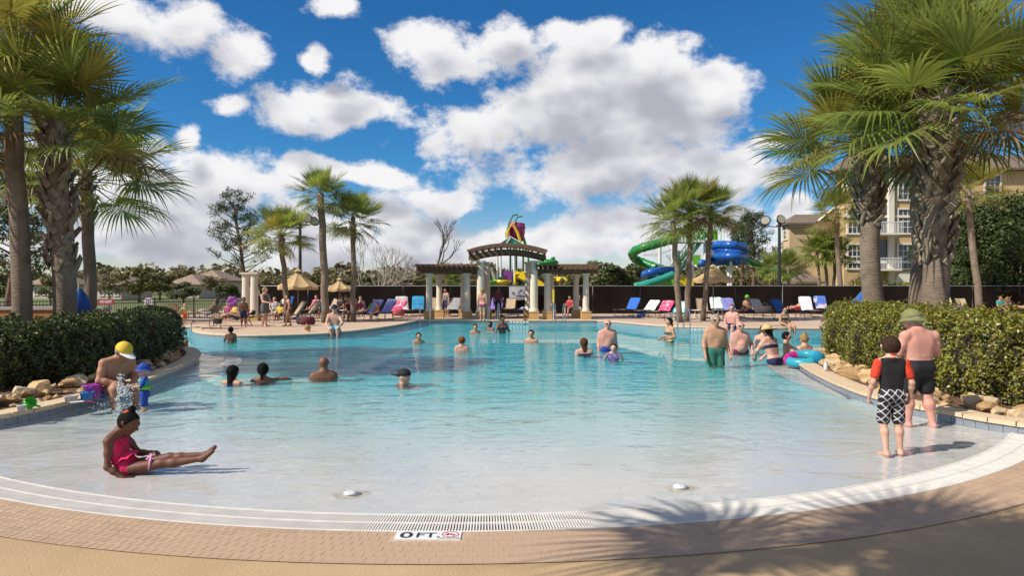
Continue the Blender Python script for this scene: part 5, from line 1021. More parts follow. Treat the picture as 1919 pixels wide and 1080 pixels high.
# bags, boulders, ladders
def bag(px, py, m, label, s=.22, z=DZ, dx=0):
    p = gp(px, py, z); root = empty('beach_bag', p, random.uniform(-.6,.6), label, 'bag', 'beach bags'); b = MB(); P = [[Vector((math.cos(a)*r*1.3, math.sin(a)*r*.75, zz))*s/.22 for a in np.linspace(0,2*PI,13)] for r, zz in ((.02,0),(.19,.01),(.22,.12),(.2,.25),(.17,.30),(.05,.29))]; b.sheet(P); b.build('bag_body', m, root, True)
    for sd in (-1,1): b = MB(); b.tube([Vector((x*.14, sd*.1, .28+.14*math.sin(PI*(x+1)/2)))*s/.22 for x in np.linspace(-1,1,7)], .012, 5); b.build('handle', m, root)
bag(408,607,mat('black_nylon',(.02,.02,.025),.7),'black bag under the boy in dark trunks'); bag(577,609,mat('maroon_canvas',(.10,.02,.03),.8),'maroon bag beside the strolling girl',.26); bag(567,608,mat('dark_canvas',(.03,.03,.04),.8),'dark bag leaning on the maroon bag',.24); bag(748,592,mat('red_canvas',(.38,.07,.07),.8),'red bag before the white towel left of the pergola',.23,.40); bag(1434,588,mat('dark_straw',(.05,.035,.04),.8),'dark bag lying on the grey towel lounger',.24,.62); bag(1202,595,mat('blue_canvas_bag',(.03,.06,.25),.8),'blue bag under the pink floral towel lounger',.2); bag(1794,590,mat('purple_cloth',(.12,.05,.22),.8),'purple cloth bundle between the yellow towel and the bare lounger',.3,.38)
g_ = link('boulder', STONES[1].copy(), None, gp(1812,602,DZ)+Vector((0,0,.12)), (0,0,.5), (.75,.55,.36)); g_.data.materials[0] = mat('grey_boulder',(.26,.25,.25),.9,var=.3,vscale=6,bump=.4,bscale=20); tag(g_, 'smooth grey boulder behind the right hedge', 'boulder')
def ladder(px, py, label):
    p = gp(px, py, DZ+.03); root = empty('pool_ladder', p, .15, label, 'ladder', 'chrome pool ladders'); m = mat('chrome', (.55,.55,.55), .2, metal=1)
    for s in (-1,1): b = MB(); b.tube(catmull([(s*.25,.5,0),(s*.25,.45,.55),(s*.25,.2,.85),(s*.25,-.05,.7),(s*.25,-.12,.2),(s*.25,-.12,-1.0)], 4), .022, 7); b.build('rail', m, root)
    for z in (-.3,-.6,-.9): b = MB(); b.tube([(-.25,-.12,z),(.25,-.12,z)], .02, 6); b.build('rung', m, root)
ladder(1280,618,'chrome ladder before the aqua patterned towel'); ladder(926,602,'chrome ladder under the arch'); ladder(1050,602,'chrome ladder before the right pergola wing'); ladder(797,601,'chrome ladder before the left pergola column')
def rescue_pole():
    p = gp(1038,600,DZ); root = empty('rescue_tube_stand', p, 0, 'upright stand with a yellow rescue tube beside the right pergola column', 'stand'); b = MB(); b.tube([(0,0,0),(0,0,1.2)], .025, 6); b.build('post', P_w, root); b = MB(); b.tube([(0,-.06,.9),(0,-.06,1.55)], [.05,.06], 8); b.build('tube', P_y, root)
rescue_pole()
def marks(px, py, rz, n, m, label):
    p = gp(px, py, .05); root = empty('depth_marking', p, rz, label, 'sign', 'edge markings')
    for i in range(n): b = MB(); b.box((i*.16,0,0), (.12,.012,.09)); b.build('tile', m, root)
for (px, py, t, lb) in ((1296,618,-.1,'white tile markings on the far right pool edge by the ladder'),(958,604,0,'white tile markings on the far pool edge under the arch')): marks(px, py, t, 6, M_wtile, lb)
# folding pool furniture under the parasols: small tables
def table(px, py, label, m=None):
    p = gp(px, py, DZ); root = empty('side_table', p, 0, label, 'table', 'small round tables'); b = MB(); b.lathe([(0,.42),(.3,.42),(.32,.44),(.3,.46),(0,.46)], 18); b.build('table_top', M_white, root); b = MB()
    for k in range(4): a = k*PI/2+.4; b = MB(); b.tube([(math.cos(a)*.12,math.sin(a)*.12,.42),(math.cos(a)*.24,math.sin(a)*.24,0)], .014, 5); b.build('leg', M_white, root)
table(1307,597,'white side table left of the bare brown lounger'); table(1350,596,'white side table left of the periwinkle towel'); table(648,597,'white side table before the flatter left parasol')
# ================================================================ people
def skin(n, c): return mat('skin_'+n, c, .55, vscale=7, col2=(c[0]*.86,c[1]*.74,c[2]*.72), bump=.12, bscale=70, sss=.08, spec=.35)
S_fair, S_pink, S_tan, S_olive, S_brown, S_dark = skin('fair',(.60,.37,.27)), skin('pink',(.62,.33,.26)), skin('tan',(.42,.23,.14)), skin('olive',(.50,.29,.18)), skin('brown',(.20,.095,.055)), skin('deep',(.15,.065,.038))
def hair(n, c): return mat('hair_'+n, c, .85, spec=.12, vscale=30, col2=tuple(x*.5 for x in c), bump=.6, bscale=60)
H_black, H_brown, H_grey, H_red, H_blond, H_aub = hair('black',(.012,.01,.009)), hair('brown',(.055,.03,.018)), hair('grey',(.42,.40,.38)), hair('red',(.25,.07,.02)), hair('blond',(.38,.25,.10)), hair('auburn',(.13,.045,.02))
def cl(n, c, **k): return mat('cloth_'+n, c, .8, vscale=20, var=.15, bump=.25, bscale=60, **k)
V = Vector
def stand(arm=(.03,0), armL=None, armR=None, step=0, lean=0, tw=0):
    J = dict(pelvis=V((0,0,.535)), waist=V((0,-lean*.3,.62)), chest=V((0,-lean*.7,.725)), neck=V((0,.012-lean,.825)), head=V((0,-.008-lean*1.15,.925)))
    for n, s in (('L',1),('R',-1)):
        f = step*s; J['hip'+n] = V((s*.05,0,.515)); J['knee'+n] = V((s*.056,-.012-f*.6,.285)); J['ank'+n] = V((s*.056,.012-f,.045)); J['toe'+n] = V((s*.068,-.09-f,.02)); J['sh'+n] = V((s*.108,.006-lean*.95,.79))
        a = (armL if n == 'L' else armR) or ((s*.138,.015-lean,.63), (s*.15,-.03-lean,.485)); J['elb'+n], J['wri'+n] = V(a[0]), V(a[1]); d = (J['wri'+n]-J['elb'+n]).normalized(); J['han'+n] = J['wri'+n]+d*.062
    return J
def sit(th=90, knee=.24, legs='out', armL=None, armR=None, head=0):
    """hips at the origin; torso at th degrees above the +Y side (90 upright, less leans back), legs towards -Y"""
    t = R(th); u = V((0, math.cos(t), math.sin(t))); f = V((0,-math.sin(t), math.cos(t))) if False else V((0,-abs(math.sin(t)), math.cos(t)))
    J = dict(pelvis=u*.03+V((0,0,.055)), waist=u*.11+V((0,0,.055)), chest=u*.215+V((0,0,.055)), neck=u*.32+V((0,0,.055)), head=u*.40+V((0,-.03,.075)))
    for n, s in (('L',1),('R',-1)):
        J['hip'+n] = V((s*.05,-.02,.05)); J['knee'+n] = V((s*.065,-.245,.075 if legs != 'out' else .11))
        J['ank'+n] = {'out':V((s*.06,-.45,.05)),'down':V((s*.06,-.275,-.16)),'fold':V((s*.03,-.10,-.08)),'flat':V((s*.05,-.47,.035))}[legs]; J['toe'+n] = J['ank'+n]+(V((0,-.03,.075)) if legs in ('out','flat') else V((0,-.09,-.03)))
        J['sh'+n] = u*.285+V((s*.108,0,.055)); a = (armL if n == 'L' else armR) or (tuple(u*.14+V((s*.15,-.03,.04))), tuple(V((s*.11,-.16,.12)))); J['elb'+n], J['wri'+n] = V(a[0]), V(a[1]); J['han'+n] = J['wri'+n]+(J['wri'+n]-J['elb'+n]).normalized()*.062
    return J
def body_parts(J, H, bulk=1.0, belly=0, hs=1.0, fem=0, face=None, fingers=False, legb=1.0, armb=1.0):
    g = {k: np.array(v)*H for k, v in J.items()}; s = H; B = bulk; pt = {}
    ax = g['neck']-g['pelvis']; ax /= np.linalg.norm(ax); side = g['shL']-g['shR']; side /= np.linalg.norm(side); fr = np.cross(ax, side)*1.0; fr /= np.linalg.norm(fr)
    if 'fwd' in J:
        fr = g['fwd']/np.linalg.norm(g['fwd'])
    else: fr = -np.cross(side, ax) if np.dot(np.cross(side, ax), np.array((0,-1.,0))) < 0 else np.cross(side, ax)
    hd = g['head']; fw = fr if face is None else np.array(face, float)/np.linalg.norm(face); up = hd-g['neck']; up = up-fw*np.dot(up, fw)*.75; up /= np.linalg.norm(up); hr = .064*s*hs; rt = np.cross(fw, up)
    pt['_fr'], pt['_ax'], pt['_fw'], pt['_up'], pt['_hd'], pt['_hr'], pt['_rt'] = fr, ax, fw, up, hd, hr, rt; kk = .012*s
    pt['head'] = [(hd+up*hr*.22-fw*hr*.10, hd+up*hr*.18+fw*hr*.06, hr*1.0, hr*.95, .86, rt), (hd-up*hr*.25+fw*hr*.22, hd-up*hr*.72+fw*hr*.46, hr*.70, hr*.40, .9, rt),
        (hd+fw*hr*.86+up*hr*.12, hd+fw*hr*1.14-up*hr*.16, hr*.10, hr*.17, 1, None, kk*.7), (hd+fw*hr*.80-up*hr*.46, hd+fw*hr*.84-up*hr*.46, hr*.22, hr*.2, 1, None, kk), (hd+fw*hr*.78+up*hr*.26-rt*hr*.3, hd+fw*hr*.78+up*hr*.26+rt*hr*.3, hr*.22, hr*.22, 1, None, kk)]
    for sd in (-1,1): pt['head'].append((hd+rt*sd*hr*.86-up*hr*.05, hd+rt*sd*hr*.92+up*hr*.22-fw*hr*.08, hr*.13, hr*.18, 1, None, kk*.6))
    pt['neck'] = [(g['neck']-ax*.02*s, hd-up*hr*.55-fw*hr*.15, .036*s*B**.5, .034*s*B**.4)]
    for n in 'LR': pt['neck'].append((g['neck']+ax*.012*s, g['sh'+n]+ax*.004*s, .034*s*B**.4, .033*s*B**.4))
    W = .070*s*B
    pt['torso'] = [(g['chest']-side*.045*s*B, g['chest']+side*.045*s*B, W*1.02, W*1.02, .78, fr), (g['chest']+ax*.045*s-side*.055*s, g['chest']+ax*.045*s+side*.055*s, W*.78, W*.78, .8, fr),
        (g['waist']-side*.03*s*B, g['waist']+side*.03*s*B, W*(.93-.10*fem), W*(.93-.10*fem), .80, fr), (g['waist']*.5+g['chest']*.5-side*.035*s*B, g['waist']*.5+g['chest']*.5+side*.035*s*B, W*.95, W*.95, .78, fr)]
    if belly: pt['torso'].append((g['waist']+fr*.035*s*belly-ax*.005*s, g['waist']+fr*.04*s*belly+ax*.03*s, W*(.80+.2*belly), W*(.72+.2*belly)))
    if fem:
        for sd in (-1,1): pt['torso'].append((g['chest']+side*sd*.042*s+fr*.05*s-ax*.005*s, g['chest']+side*sd*.042*s+fr*.058*s-ax*.012*s, .034*s*fem, .032*s*fem))
    pt['pelvis'] = [(g['pelvis']-side*.034*s*B, g['pelvis']+side*.034*s*B, W*(.98+.08*fem), W*(.98+.08*fem), .86, fr), (g['hipL']-fr*.028*s, g['hipR']-fr*.028*s, .05*s*B, .05*s*B)]
    for n in 'LR':
        L = B**.6*legb; hp, kn, an, to = g['hip'+n], g['knee'+n], g['ank'+n], g['toe'+n]; cd = an-kn
        pt['thigh'+n] = [(hp, kn, .056*s*L, .037*s*L)]; back = hp-kn; back = back-cd*np.dot(back, cd)/(cd@cd); 
        bn = np.linalg.norm(back); bk = -fr if bn < .02*s else back/bn
        if np.dot(bk, fr) > .2 and bn < .1*s: bk = -fr
        mid = kn+cd*.3+bk*.008*s; pt['calf'+n] = [(kn, mid, .036*s*L, .039*s*L), (mid, an, .038*s*L, .0225*s*L)]
        fd = to-an; heel = an-fd*.22-np.array((0,0,.0)); pt['foot'+n] = [(an-fd*.15+cd/np.linalg.norm(cd)*.012*s, to, .024*s, .0165*s)]
        sh, el, wr, ha = g['sh'+n], g['elb'+n], g['wri'+n], g['han'+n]; A = B**.5*armb
        pt['uarm'+n] = [(sh, sh*.55+el*.45, .036*s*A, .030*s*A), (sh*.55+el*.45, el, .030*s*A, .0245*s*A)]; pt['farm'+n] = [(el, el*.65+wr*.35, .025*s*A, .0255*s*A), (el*.65+wr*.35, wr, .0255*s*A, .0165*s)]
        d = (ha-wr); dn = d/np.linalg.norm(d); pn = np.cross(dn, fr); 
        if np.linalg.norm(pn) < .2: pn = np.cross(dn, ax)
        pn /= np.linalg.norm(pn); pn2 = J.get('palm'+n); 
        if pn2 is not None: pn = np.array(pn2, float); pn -= dn*(pn@dn); pn /= np.linalg.norm(pn)
        ws = np.cross(pn, dn); hl = .108*s
        if not fingers: pt['hand'+n] = [(wr, wr+dn*hl*.5, .0165*s, .021*s, .62, pn), (wr+dn*hl*.5, wr+dn*hl*.92-pn*.0, .018*s, .011*s, .6, pn), (wr+dn*hl*.15, wr+dn*hl*.45+ws*.03*s*(1 if n == 'L' else -1), .009*s, .008*s)]
        else:
            q = [(wr, wr+dn*hl*.44, .017*s, .0225*s, .55, pn)]; sg = 1 if n == 'L' else -1; cu = J.get('curl'+n, .45)
            for i, (o, l) in enumerate(((.95,.38),(.34,.44),(-.28,.41),(-.86,.32))):
                b0 = wr+dn*hl*.46+ws*sg*o*.0185*s; d1 = dn*math.cos(cu)+pn*math.sin(cu); d2 = dn*math.cos(cu*2.2)+pn*math.sin(cu*2.2); m1 = b0+d1*hl*l*.55+ws*sg*o*.003*s; m2 = m1+d2*hl*l*.5
                q += [(b0, m1, .0066*s, .0060*s, 1, None, .004*s), (m1, m2, .0060*s, .0050*s, 1, None, .004*s)]
            t0 = wr+dn*hl*.14+ws*sg*.014*s; t1 = t0+(dn*.55+ws*sg*.7+pn*.25)*hl*.26; t2 = t1+(dn*.85+ws*sg*.2+pn*.25)*hl*.26; q += [(t0, t1, .0085*s, .0072*s, 1, None, .006*s), (t1, t2, .0070*s, .0056*s, 1, None, .004*s)]
            pt['hand'+n] = q
    pt['_g'] = g; return pt
ALL = ['head','neck','torso','pelvis']+[a+n for a in ('thigh','calf','foot','uarm','farm','hand') for n in 'LR']
def infl(pr, d, k=1.0): return [(p[0], p[1], p[2]*k+d, p[3]*k+d, *p[4:]) for p in pr]
def person(label, loc, rz, J, H, sk, clothes=(), hairs=None, vox=None, eyes=False, glasses=False, group=None, **kw):
    root = empty('person', loc, rz, label, 'person', group); pt = body_parts(J, H, **kw); vox = vox or H/62; k = .022*H; s = H; g = pt['_g']
    link('body', blob_mesh('body', [p for a in ALL for p in pt[a]], vox, sk, k), root)
    hd, up, fw, rt, hr, ax, fr = (pt[q] for q in ('_hd','_up','_fw','_rt','_hr','_ax','_fr')); e = max(.006, vox*.42)
    for spec in clothes:
        nm, kind, m = spec[:3]; o = spec[3] if len(spec) > 3 else {}; ln = o.get('len',.55); fl = o.get('flare',1.14); pr = []; clip = []
        if kind in ('shorts','briefs','skirt'):
            pr += infl(pt['pelvis'], e+.002*s)
            if kind == 'shorts':
                for n in 'LR': hp, kn = g['hip'+n], g['knee'+n]; r0 = pt['thigh'+n][0][2]; q = hp+(kn-hp)*ln; pr.append((hp, q, r0*1.03+e, max(r0*fl*(1-.3*ln), .9*r0)+e)); 
                pr += infl(pt['torso'][2:3], e*.8)
            if kind == 'briefs':
                for n in 'LR': hp, kn = g['hip'+n], g['knee'+n]; pr.append((hp, hp+(kn-hp)*.10, pt['thigh'+n][0][2]+e, pt['thigh'+n][0][2]*.9+e))
            if kind == 'skirt':
                for n in 'LR': hp, kn = g['hip'+n], g['knee'+n]; pr.append((hp, hp+(kn-hp)*ln, pt['thigh'+n][0][2]+e, pt['thigh'+n][0][2]*1.15+e))
            clip = [(g['waist']*(.62 if kind == 'shorts' else .25)+g['pelvis']*(.38 if kind == 'shorts' else .75), ax)]
            if kind == 'shorts':
                pass
        if kind in ('tee','tank','dress','onepiece','vest','bikini'):
            pr += infl(pt['torso'], e); lo = g['pelvis']*.6+g['waist']*.4
            if kind in ('tee','tank','dress','onepiece'): pr += infl(pt['pelvis'][:1], e)
            if kind in ('tee',): pr += [(p[0], p[1], p[2]*1.04+e, p[3]*1.06+e) for n in 'LR' for p in pt['uarm'+n][:1 if ln < .8 else 2]]+[(g['neck']-ax*.03*s, g['neck']+ax*.004*s, .045*s, .041*s)]
            if kind == 'dress': pr += [(g['hip'+n], g['hip'+n]+(g['knee'+n]-g['hip'+n])*ln, pt['thigh'+n][0][2]*1.15+e, pt['thigh'+n][0][2]*1.3+e) for n in 'LR']+infl(pt['pelvis'], e)
            if kind == 'onepiece': pr += infl(pt['pelvis'], e)+[(g['hip'+n], g['hip'+n]+(g['knee'+n]-g['hip'+n])*.06, pt['thigh'+n][0][2]+e, pt['thigh'+n][0][2]*.9+e) for n in 'LR']
            if kind == 'bikini': clip = [(g['chest']+ax*.012*s, ax), (g['chest']-ax*.042*s, -ax)]
            if kind in ('tank','onepiece','vest'): clip = [(g['chest']+ax*.055*s, ax)]
            if kind == 'vest': clip += [(g['waist']-ax*.02*s, -ax)]; pr = infl(pt['torso'], e+.018*s)
            if kind == 'tee': clip = [(g['pelvis']+ax*o.get('hem',-.01)*s, -ax)]
        if 'prims' in o: pr = o['prims'](pt)
        if 'clip' in o: clip = clip+o['clip'](pt)
        link(nm, blob_mesh(nm, pr, o.get('vox', vox), m, k*.8, clip), root)
    for spec in (hairs or []):
        kind, m = spec[:2]; hv = min(vox, hr*.16) if vox < .015 else vox*.8; cr = [(hd+up*hr*.26-fw*hr*.14, hd+up*hr*.22+fw*hr*.0, hr*1.08+.3*vox, hr*1.04+.3*vox, .88, rt)]; nm = 'hair'; clip = [(hd+fw*hr*.34+up*hr*.30, fw*.85-up*.5), (hd-up*hr*.55, -up)]
        if kind == 'long': cr += [(hd-fw*hr*.45, hd-fw*hr*.62-up*hr*1.9, hr*.80, hr*.62, .75, fw)]; clip = clip[:1]
        if kind == 'bun': cr += [(hd+up*hr*1.42-fw*hr*.42, hd+up*hr*1.55-fw*hr*.45, hr*.40, hr*.36, 1, None, .004*s)]
        if kind == 'pony': cr += [(hd-fw*hr*.95+up*hr*.4, hd-fw*hr*1.25-up*hr*1.5, hr*.36, hr*.2)]; clip = clip[:1]
        if kind in ('cap','bucket','straw'):
            nm = 'hat'; cr = [(hd+up*hr*.40-fw*hr*.1, hd+up*hr*.45, hr*1.16+.3*vox, hr*1.12+.3*vox, .9, rt)]; clip = [(hd+up*hr*.42, -up)]
        link(nm, blob_mesh(nm, cr, hv, m, k*.5, clip), root)
        if kind in ('bucket','straw','cap'):
            b = MB(); c = V(hd+up*hr*.45-fw*hr*.08); ro = {'bucket':1.62,'straw':2.35,'cap':1.0}[kind]; f_, r_, u_ = V(fw), V(rt), V(up); rows = []
            if kind == 'cap':
                for u, dz in ((.95,.0),(1.35,-.05),(1.75,-.16)): rows.append([c+(f_*math.cos(a)*(u if True else 1)*(1 if u < 1 else 1)+r_*math.sin(a)*.92)*hr*(1 if u < 1 else 1)+f_*hr*(u-.95)*math.cos(a)+u_*hr*(dz-.10*abs(math.sin(a))) for a in np.linspace(-1.25,1.25,9)])
                ff = -1 if len(spec) > 2 and spec[2] == 'back' else 1
                if ff < 0: rows = [[c-(p-c)+2*u_*(p-c).dot(u_) for p in r] for r in rows]
            else:
                dr = {'bucket':-.42,'straw':-.30}[kind]
                for t in (0,.5,1): rows.append([c+(f_*math.cos(a)+r_*math.sin(a)*.92)*hr*(1.12+(ro-1.12)*t)+u_*hr*(dr*t+(.06*math.sin(a*3+1) if t else 0)) for a in np.linspace(0,2*PI,25)])
            b.sheet(rows); b.sheet([[p-u_*hr*.05 for p in r] for r in rows]); b.build('brim', spec[3] if len(spec) > 3 else m, root, True)
    if glasses:
        b = MB(); c = V(hd+fw*hr*.90+up*hr*.14); b.tube([c-V(rt)*hr*.78-V(fw)*hr*.35, c-V(rt)*hr*.55, c, c+V(rt)*hr*.55, c+V(rt)*hr*.78-V(fw)*hr*.35], [hr*.07,hr*.2,hr*.1,hr*.2,hr*.07], 6); b.build('sunglasses', mat('dark_lens',(.01,.01,.012),.15,spec=.7), root, True)
    if eyes:
        for sd in (-1,1): 
            c = V(hd+fw*hr*.86+up*hr*.10+rt*sd*hr*.34); b = MB(); b.lathe([(0,-hr*.10),(hr*.12,0),(0,hr*.10)], 8, c=c); b.build('eye', mat('eye',(.03,.02,.015),.2), root, True)
            c = V(hd+fw*hr*.90+up*hr*.30+rt*sd*hr*.34); b = MB(); b.tube([c-V(rt)*hr*.2, c+V(up)*hr*.05, c+V(rt)*hr*.2], hr*.035, 4); b.build('eyebrow', H_black, root)
        c = V(hd+fw*hr*1.03-up*hr*.47); b = MB(); b.tube([c-V(rt)*hr*.26-V(fw)*hr*.09, c, c+V(rt)*hr*.26-V(fw)*hr*.09], [hr*.03,hr*.07,hr*.03], 5); b.build('lips', mat('lips',(.25,.09,.07),.4), root)
    return root
# ---- colours
C_pink = cl('hot_pink',(.70,.02,.10)); C_black = cl('black',(.012,.012,.014)); C_redo = cl('orange_red',(.62,.05,.02)); C_olive = cl('olive_green',(.19,.20,.075)); C_blue = cl('royal_blue',(.02,.06,.33)); C_teal = cl('teal',(.03,.30,.33)); C_lime = cl('lime',(.16,.52,.04)); C_navy = cl('navy',(.02,.025,.08)); C_orange = cl('orange',(.65,.16,.02)); C_grey = cl('charcoal_grey',(.10,.11,.10)); C_pk2 = cl('rose',(.55,.12,.25)); C_turq = cl('turquoise',(.04,.45,.55)); C_mar = cl('maroon',(.12,.02,.04)); C_white = cl('white',(.7,.7,.7)); C_green = cl('green_print',(.04,.16,.11)); C_red = cl('red',(.45,.03,.04)); C_straw = cl('straw',(.58,.42,.2)); C_yel = cl('yellow',(.7,.48,.04)); C_purple = cl('purple',(.25,.1,.35))
# ---- girl sitting in the shallows (side view, facing right)
def girl():
    Y = 6.3; K = 1280/Y; o = gp(240,889,-.03); q = lambda px, py, y=0: V(((px-240)/K, y, (889-py)/K))
    J = dict(pelvis=q(238,872), waist=q(227,856), chest=q(219,833), neck=q(225,808), head=q(241,793), shL=q(219,818,.115), shR=q(217,822,-.115), elbL=q(245,856,.15), wriL=q(273,853,.10), hanL=q(283,851,.08), elbR=q(220,868,-.16), wriR=q(250,889,-.15), hanR=q(263,892,-.13),
        hipL=q(244,876,.06), hipR=q(244,878,-.06), kneeL=q(313,861,.07), kneeR=q(309,866,-.045), ankL=q(380,856,.085), ankR=q(384,858,-.02), toeL=q(398,842,.09), toeR=q(403,845,-.015))
    H = 1.24; J = {k: v/H for k, v in J.items()}; J['fwd'] = V((1,0,.25)); J['palmL'] = (0,0,-1); J['palmR'] = (.2,0,-1); J['curlL'] = .5; J['curlR'] = .35
    r = person('girl in a hot pink swimsuit sitting in the shallows with legs outstretched', o, 0, J, H, S_deep if False else S_dark, [('swimsuit','onepiece',C_pink,{'clip':lambda p: [(p['_g']['chest']+np.array((0,0,.035)), (-.75,0,.66))]})], [('bun', H_black)], vox=.0065, eyes=True, face=(.93,-.12,-.36), fingers=True, hs=1.14, legb=.95, armb=.88, bulk=.92)
    # straps, waist frill, scrunchie, hand band
    b = MB()
    for s in (-1,1): b.tube(catmull([q(231,829,s*.05)+V((.03,0,.0)), q(224,812,s*.065), q(209,828,s*.055), q(203,846,s*.03)], 4), .007, 5)
    b.build('strap', C_pink, r); b = MB(); b.lathe([(.105,.0),(.15,-.05),(.155,-.055)], 28, cap=False); 
    me = b.mesh('frill', C_pink, True)
    for v in me.vertices: v.co.z += .012*math.sin(math.atan2(v.co.y, v.co.x)*9)*(1 if v.co.z < -.02 else 0)
    link('frill', me, r, q(228,852), (0,R(-28),0), (.95,.9,1)); b = MB(); pts = [V((math.cos(a)*.028, math.sin(a)*.028, .008*math.sin(5*a))) for a in np.linspace(0,2*PI,20)]; b.tube(pts, .014, 6, cap=False); b.build('hair_tie', mat('orange_scrunchie',(.75,.10,.02),.8), r, True, loc=q(239,771), rot=(0,R(-25),0))
    b = MB(); b.tube([q(284,858,-.075), q(289,850,-.03), q(292,858,-.085), q(290,876,-.10)], [.012,.014,.012,.006], 6); b.build('leg_band', mat('pink_white_band',(.72,.30,.50),.5), r, True)
S_deep = S_dark
girl()
# ---- boy from behind
def boy():
    J = stand(armL=((-.0,0,0),(0,0,0))); 
    J = stand(); H = 1.235
    for n, s in (('L',1),('R',-1)): J['elb'+n] = V((s*.155,.02,.63)); J['wri'+n] = V((s*.165,-.035,.505)); J['han'+n] = V((s*.158,-.06,.445)); J['palm'+n] = (-s,0,0); J['curl'+n] = .55; J['knee'+n].x = s*.062; J['ank'+n].x = s*.066; J['toe'+n].x = s*.085
    J['ankL'].y += .05; J['toeL'].y += .05; J['head'] += V((.0,-.012,-.008))
    chk = mat('black_white_check', (.012,.012,.016), .8); nt = chk.node_tree; N = nt.nodes; L = nt.links; tc = N.new('ShaderNodeTexCoord'); mp = N.new('ShaderNodeMapping'); mp.inputs['Rotation'].default_value = (0,R(45),0); L.new(tc.outputs['Object'], mp.inputs[0]); last = None
    for ax in ('X','Z'):
        w = N.new('ShaderNodeTexWave'); w.bands_direction = ax; w.inputs['Scale'].default_value = 5.6; w.inputs['Distortion'].default_value = 1.6; w.inputs['Detail'].default_value = 2; L.new(mp.outputs[0], w.inputs[0]); r = N.new('ShaderNodeMath'); r.operation = 'GREATER_THAN'; r.inputs[1].default_value = .93; L.new(w.outputs[0], r.inputs[0])
        if last is None: last = r.outputs[0]
        else: a = N.new('ShaderNodeMath'); a.operation = 'MAXIMUM'; L.new(last, a.inputs[0]); L.new(r.outputs[0], a.inputs[1]); last = a.outputs[0]
    ns = N.new('ShaderNodeTexNoise'); ns.inputs['Scale'].default_value = 40; L.new(tc.outputs['Object'], ns.inputs[0]); mu = N.new('ShaderNodeMath'); mu.operation = 'MULTIPLY'; L.new(last, mu.inputs[0]); L.new(ns.outputs[0], mu.inputs[1]); mx = N.new('ShaderNodeMix'); mx.data_type = 'RGBA'; L.new(mu.outputs[0], mx.inputs[0]); mx.inputs[6].default_value = (.013,.013,.018,1); mx.inputs[7].default_value = (.9,.9,.9,1); L.new(mx.outputs[2], N['Principled BSDF'].inputs[0])
    p = gp(1671,857,-.035)
    def sleeve(n): return lambda pt: [(q[0], q[1], q[2]*1.16+.008, q[3]*1.2+.008) for q in pt['uarm'+n][:1]]+[(q[0], q[0]*.65+q[1]*.35, q[2]*1.2+.008, q[2]*1.22+.008) for q in pt['uarm'+n][1:]]
    def vest(pt): g = pt['_g']; return infl(pt['torso'], .010)+infl(pt['pelvis'][:1], .008)+[(g['neck']+pt['_ax']*.004, g['sh'+n]*.8+g['neck']*.2, .046, .046) for n in 'LR']
    person('boy in a black and red swim shirt and patterned shorts seen from behind', p, R(174), J, H, S_fair, [('shorts','shorts',chk,{'len':.86,'flare':1.42}),('swim_shirt','x',C_black,{'prims':vest,'clip':lambda p_: [(p_['_g']['pelvis']+p_['_ax']*.02, -p_['_ax']), (p_['_g']['neck']+p_['_ax']*.030, p_['_ax'])]}),('sleeve','x',C_redo,{'prims':sleeve('L')}),('sleeve','x',C_redo,{'prims':sleeve('R')}),('collar','x',C_redo,{'prims':lambda pt: [(pt['_g']['neck']+pt['_ax']*.02, pt['_g']['neck']+pt['_ax']*.034, .05, .044)]})], [('short', H_brown)], vox=.0065, fingers=True, hs=1.2, bulk=.92, legb=.86, armb=.82, eyes=True)
boy()
# ---- man in the green hat, back turned
def hatman():
    H = 1.50; J = stand(lean=.0); 
    for n, s in (('L',1),('R',-1)): J['sh'+n] = V((s*.134,.01,.785)); J['elb'+n] = V((s*.182,-.01,.64)); J['wri'+n] = V((s*.07,-.13,.655)); J['han'+n] = V((s*.02,-.155,.67)); J['palm'+n] = (0,1,0)
    J['hipL'].x = .055; J['kneeL'] = V((.075,-.03,.285)); J['ankL'] = V((.085,-.02,.045)); J['toeL'] = V((.10,-.12,.02)); J['kneeR'] = V((-.075,.0,.28)); J['ankR'] = V((-.095,.045,.045)); J['toeR'] = V((-.12,-.05,.02)); J['head'] = V((.018,-.055,.905)); J['neck'] = V((0,.0,.825))
    p = gp(1719,806,-.06); p.x += .02
    r = person('shirtless man in a green bucket hat and black shorts with his back turned', p, R(188), J, H, S_pink, [('shorts','shorts',C_black,{'len':.70,'flare':1.26})], [('short', H_grey),('bucket', C_olive)], vox=.0075, fingers=True, bulk=1.22, belly=.6, hs=1.08, legb=.98, face=(.35,-1,-.1))
    return r
hatman()
